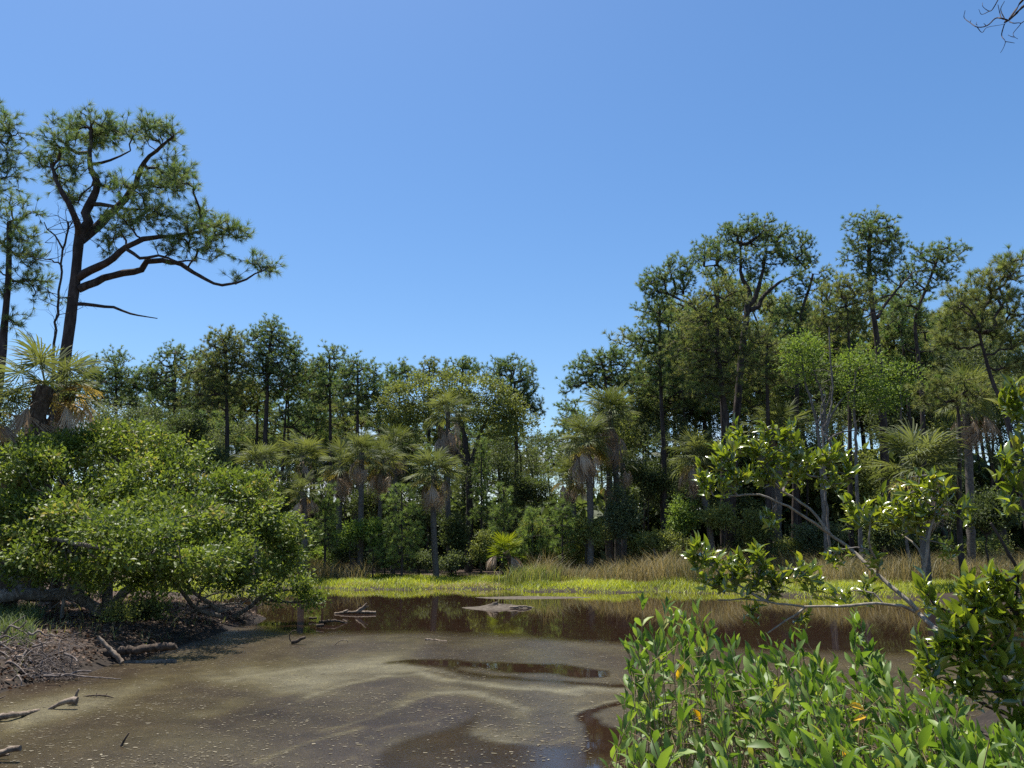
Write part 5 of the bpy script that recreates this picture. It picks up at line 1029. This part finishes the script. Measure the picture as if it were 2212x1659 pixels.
# leafy marsh shrubs in front, opposite leaves on upright stems
def oxeye(label, x0, x1, top, seed, n_st, d0=2.7, d1=4.6, extra=()):
    rng = np.random.default_rng(seed); cx = P((x0 + x1) / 2, 1600, (d0 + d1) / 2); cx[2] = gz(cx[0], cx[1]); root = thing('marsh_shrub', tuple(cx), label, 'shrub')
    g = Geo(); gd = Geo(); pos, Y, Zn, S = [], [], [], []
    tips = [(x, y, d, 1.0) for x, y, d in extra]
    for i in range(n_st):
        px = x0 + (x1 - x0) * rng.random(); ty = np.interp(px, *top); f = rng.random() ** 1.25; py = ty + f * (1720 - ty)
        d = d1 + (d0 - d1) * np.clip((py - 1300) / 380, 0, 1) + rng.normal() * .25; tips.append((px, py, max(d, 2.1), .75 + .4 * rng.random()))
    for px, py, d, sz in tips:
        t = P(px, py, d); bx, by = t[0] + rng.normal() * .22 + .24, t[1] + rng.normal() * .2; b = np.array([bx, by, gz(bx, by) - .03])
        if t[2] < b[2] + .25: t[2] = b[2] + .25
        L = t[2] - b[2]; k = 9; u = np.linspace(0, 1, k)[:, None]; lp = b + (t - b) * u + np.array([rng.normal(), rng.normal(), 0]) * .07 * np.sin(u * math.pi); lp = resample(lp, .04)
        tube(g, lp, np.linspace(.0048, .0018, len(lp)), 5, cap=False)
        az = rng.random() * 6.283; m = int(min(L, .66) / .066)
        for j in range(m):
            q = len(lp) - 1 - int(j * .066 / .04 * 1.0 + .3)
            if q < 1: break
            ax = unit(lp[q] - lp[q - 1]); az += 1.57 + rng.normal() * .2; uu, ww = perp(ax)
            th = (.25 + .17 * j if j < 5 else 1.1) + rng.normal() * .26
            if rng.random() < .06 * max(j - 2, 0): continue
            for sgn in (0, math.pi):
                a = az + sgn + rng.normal() * .12; o = math.cos(a) * uu + math.sin(a) * ww
                pos.append(lp[q] + o * .004); Y.append(math.cos(th) * ax + math.sin(th) * o); Zn.append(ax + .55 * rng.normal(size=3)); S.append(sz * (.058 + .022 * min(j, 2)) * (.8 + .4 * rng.random()) if j < 3 else sz * .104 * (.55 + .65 * rng.random()))
    part('stems', g, M['stem'], root, kind='stuff')
    nd = int(n_st * 2.2); px = x0 + (x1 - x0) * rng.random(nd); p1 = np.array([P(x, np.interp(x, *top) + 90 + 280 * rng.random(), 3.3 + rng.random()) for x in px]); p0 = p1.copy(); p0[:, :2] += rng.normal(size=(nd, 2)) * .16; p0[:, 2] = height(p0[:, 0], p0[:, 1])
    pm = (p0 + p1) / 2 + rng.normal(size=p0.shape) * .05; sticks(gd, p0, pm, .0045, .0035, 4); sticks(gd, pm, p1, .0035, .0015, 4)
    pe = p1 + rng.normal(size=p0.shape) * .09; sticks(gd, p1, pe, .0015, .001, 3)
    part('dead_stalks', gd, M['stem'], root, kind='stuff')
    place_leaves(root, np.array(pos), np.array(Y), np.array(Zn), np.array(S), OX, M['oxeye_mass'], rng)
    return root
TOP = ([1320, 1345, 1380, 1440, 1500, 1560, 1610, 1660, 1720, 1780, 1820, 1850, 1880, 1930, 1990, 2060, 2120, 2212, 2300], [1480, 1400, 1335, 1320, 1310, 1390, 1395, 1385, 1375, 1420, 1400, 1370, 1400, 1450, 1470, 1520, 1560, 1590, 1600])
oxeye('leafy marsh shrub at the water side, with a dark single stem standing up', 1345, 1560, TOP, 721, 40, extra=((1388, 1302, 4.3), (1440, 1312, 4.3), (1505, 1308, 4.0), (1352, 1395, 4.2), (1362, 1440, 4.1), (1370, 1500, 4.0), (1480, 1345, 4.2), (1410, 1370, 4.1), (1360, 1580, 3.6)))
oxeye('dense leafy marsh shrub in the middle of the near foliage, with yellow leaves', 1555, 1860, TOP, 722, 82, extra=((1590, 1385, 4.2), (1655, 1385, 4.2), (1680, 1400, 4.1), (1735, 1375, 4.3), (1850, 1330, 4.4), (1842, 1345, 4.5), (1858, 1350, 4.4)))
oxeye('finer leafed marsh shrub under the glossy bay, lowest at the corner', 1855, 2240, TOP, 723, 95)
# four yellowed leaves
yv = leaf_meshes(M['yellow_leaf'], 731, .15); mid = next(o for o in bpy.data.objects if o.name.startswith('marsh_shrub') and 'yellow' in o['label'])
for px, py, d, yd in ((1478, 1435, 3.9, (-.5, .1, -.8)), (1495, 1530, 3.8, (.5, 0, -.6)), (1830, 1524, 3.3, (1, .1, -.1)), (1838, 1558, 3.3, (.9, .2, .3)), (1820, 1590, 3.2, (.1, 0, -1))):
    o = bpy.data.objects.new('leaf', yv[0][0]); COL.objects.link(o); o.parent = mid; yv_ = unit(np.array(yd)); x_ = unit(np.cross(yv_, [0, -.8, .6])); z_ = np.cross(x_, yv_); m = np.eye(4); s = .085
    m[:3, 0], m[:3, 1], m[:3, 2], m[:3, 3] = x_ * s, yv_ * s, z_ * s, P(px, py, d) - np.array(mid.location); o.matrix_basis = Matrix(m.tolist()); o['label'] = 'yellowed leaf'
# bare twigs that reach in at the upper corner, from a tree beside the viewer
rng = np.random.default_rng(741)
def zc(x, y): return x / 2212 * 300 * .7373 + 2700 * .7373, y / 1659 * 225 * .7373
tw = lambda *q: [zc(*p) for p in q]
st = [(.16, .07, [(2520, 1300), (2500, 700), (2470, 300), (2440, -40)]), (.05, .014, [(2462, 220), (2380, 120), (2300, 60), (2225, 5)]),
      (.014, .007, [(2330, 85), (2260, 55)] + tw((2300, 100), (2100, 240), (1900, 420), (1800, 480))), (.012, .006, [(2300, 60), (2240, -10)] + tw((2200, -20), (2080, 150), (1900, 400))),
      (.006, .002, tw((1850, 430), (1720, 395), (1590, 400), (1420, 550), (1210, 585), (1050, 490), (920, 380), (940, 230))), (.005, .002, tw((1830, 460), (1780, 380), (1710, 200), (1790, 30))), (.004, .002, tw((1720, 390), (1690, 280), (1650, 100))),
      (.004, .0015, tw((1790, 520), (1730, 760), (1810, 900), (1760, 1050), (1705, 1140))), (.003, .0015, tw((1810, 900), (1900, 910), (2010, 930))), (.004, .0015, tw((1900, 470), (1990, 500), (2140, 510), (1985, 710), (2010, 800), (2080, 840))),
      (.003, .0015, tw((2010, 800), (1940, 790), (1870, 755))), (.004, .0015, tw((1680, -60), (1560, 160), (1470, 240), (1330, 150), (1315, 60))), (.003, .0012, tw((1470, 240), (1300, 310), (1235, 200))), (.003, .0012, tw((1210, 600), (1310, 700), (1420, 590), (1700, 540), (1830, 500))),
      (.003, .001, tw((1050, 480), (1070, 425))), (.003, .001, tw((1200, 540), (1180, 520), (1190, 470))), (.003, .001, tw((1390, 550), (1340, 500))), (.004, .0015, tw((2140, 510), (2200, 470), (2260, 420)))]
root = None
for k, (ra, rb, spec) in enumerate(st):
    lp = strip_pts([(x, y, .15 * math.sin(i * 1.7 + k)) if 0 < i < len(spec) - 1 else (x, y) for i, (x, y) in enumerate(spec)], 5.2); lp = resample(to_ground(lp) if k == 0 else lp, .03 if k > 3 else .12)
    if root is None: root = thing('bare_tree', tuple(lp[0] + [0, 0, .1]), 'leafless twigs reaching down into the upper corner against the sky', 'bare tree')
    g = Geo(); tube(g, lp, np.linspace(ra, rb, len(lp)), 6, .08, rng); part('trunk' if k == 0 else 'limb' if k < 4 else 'twig', g, M['twig_dark'], root)
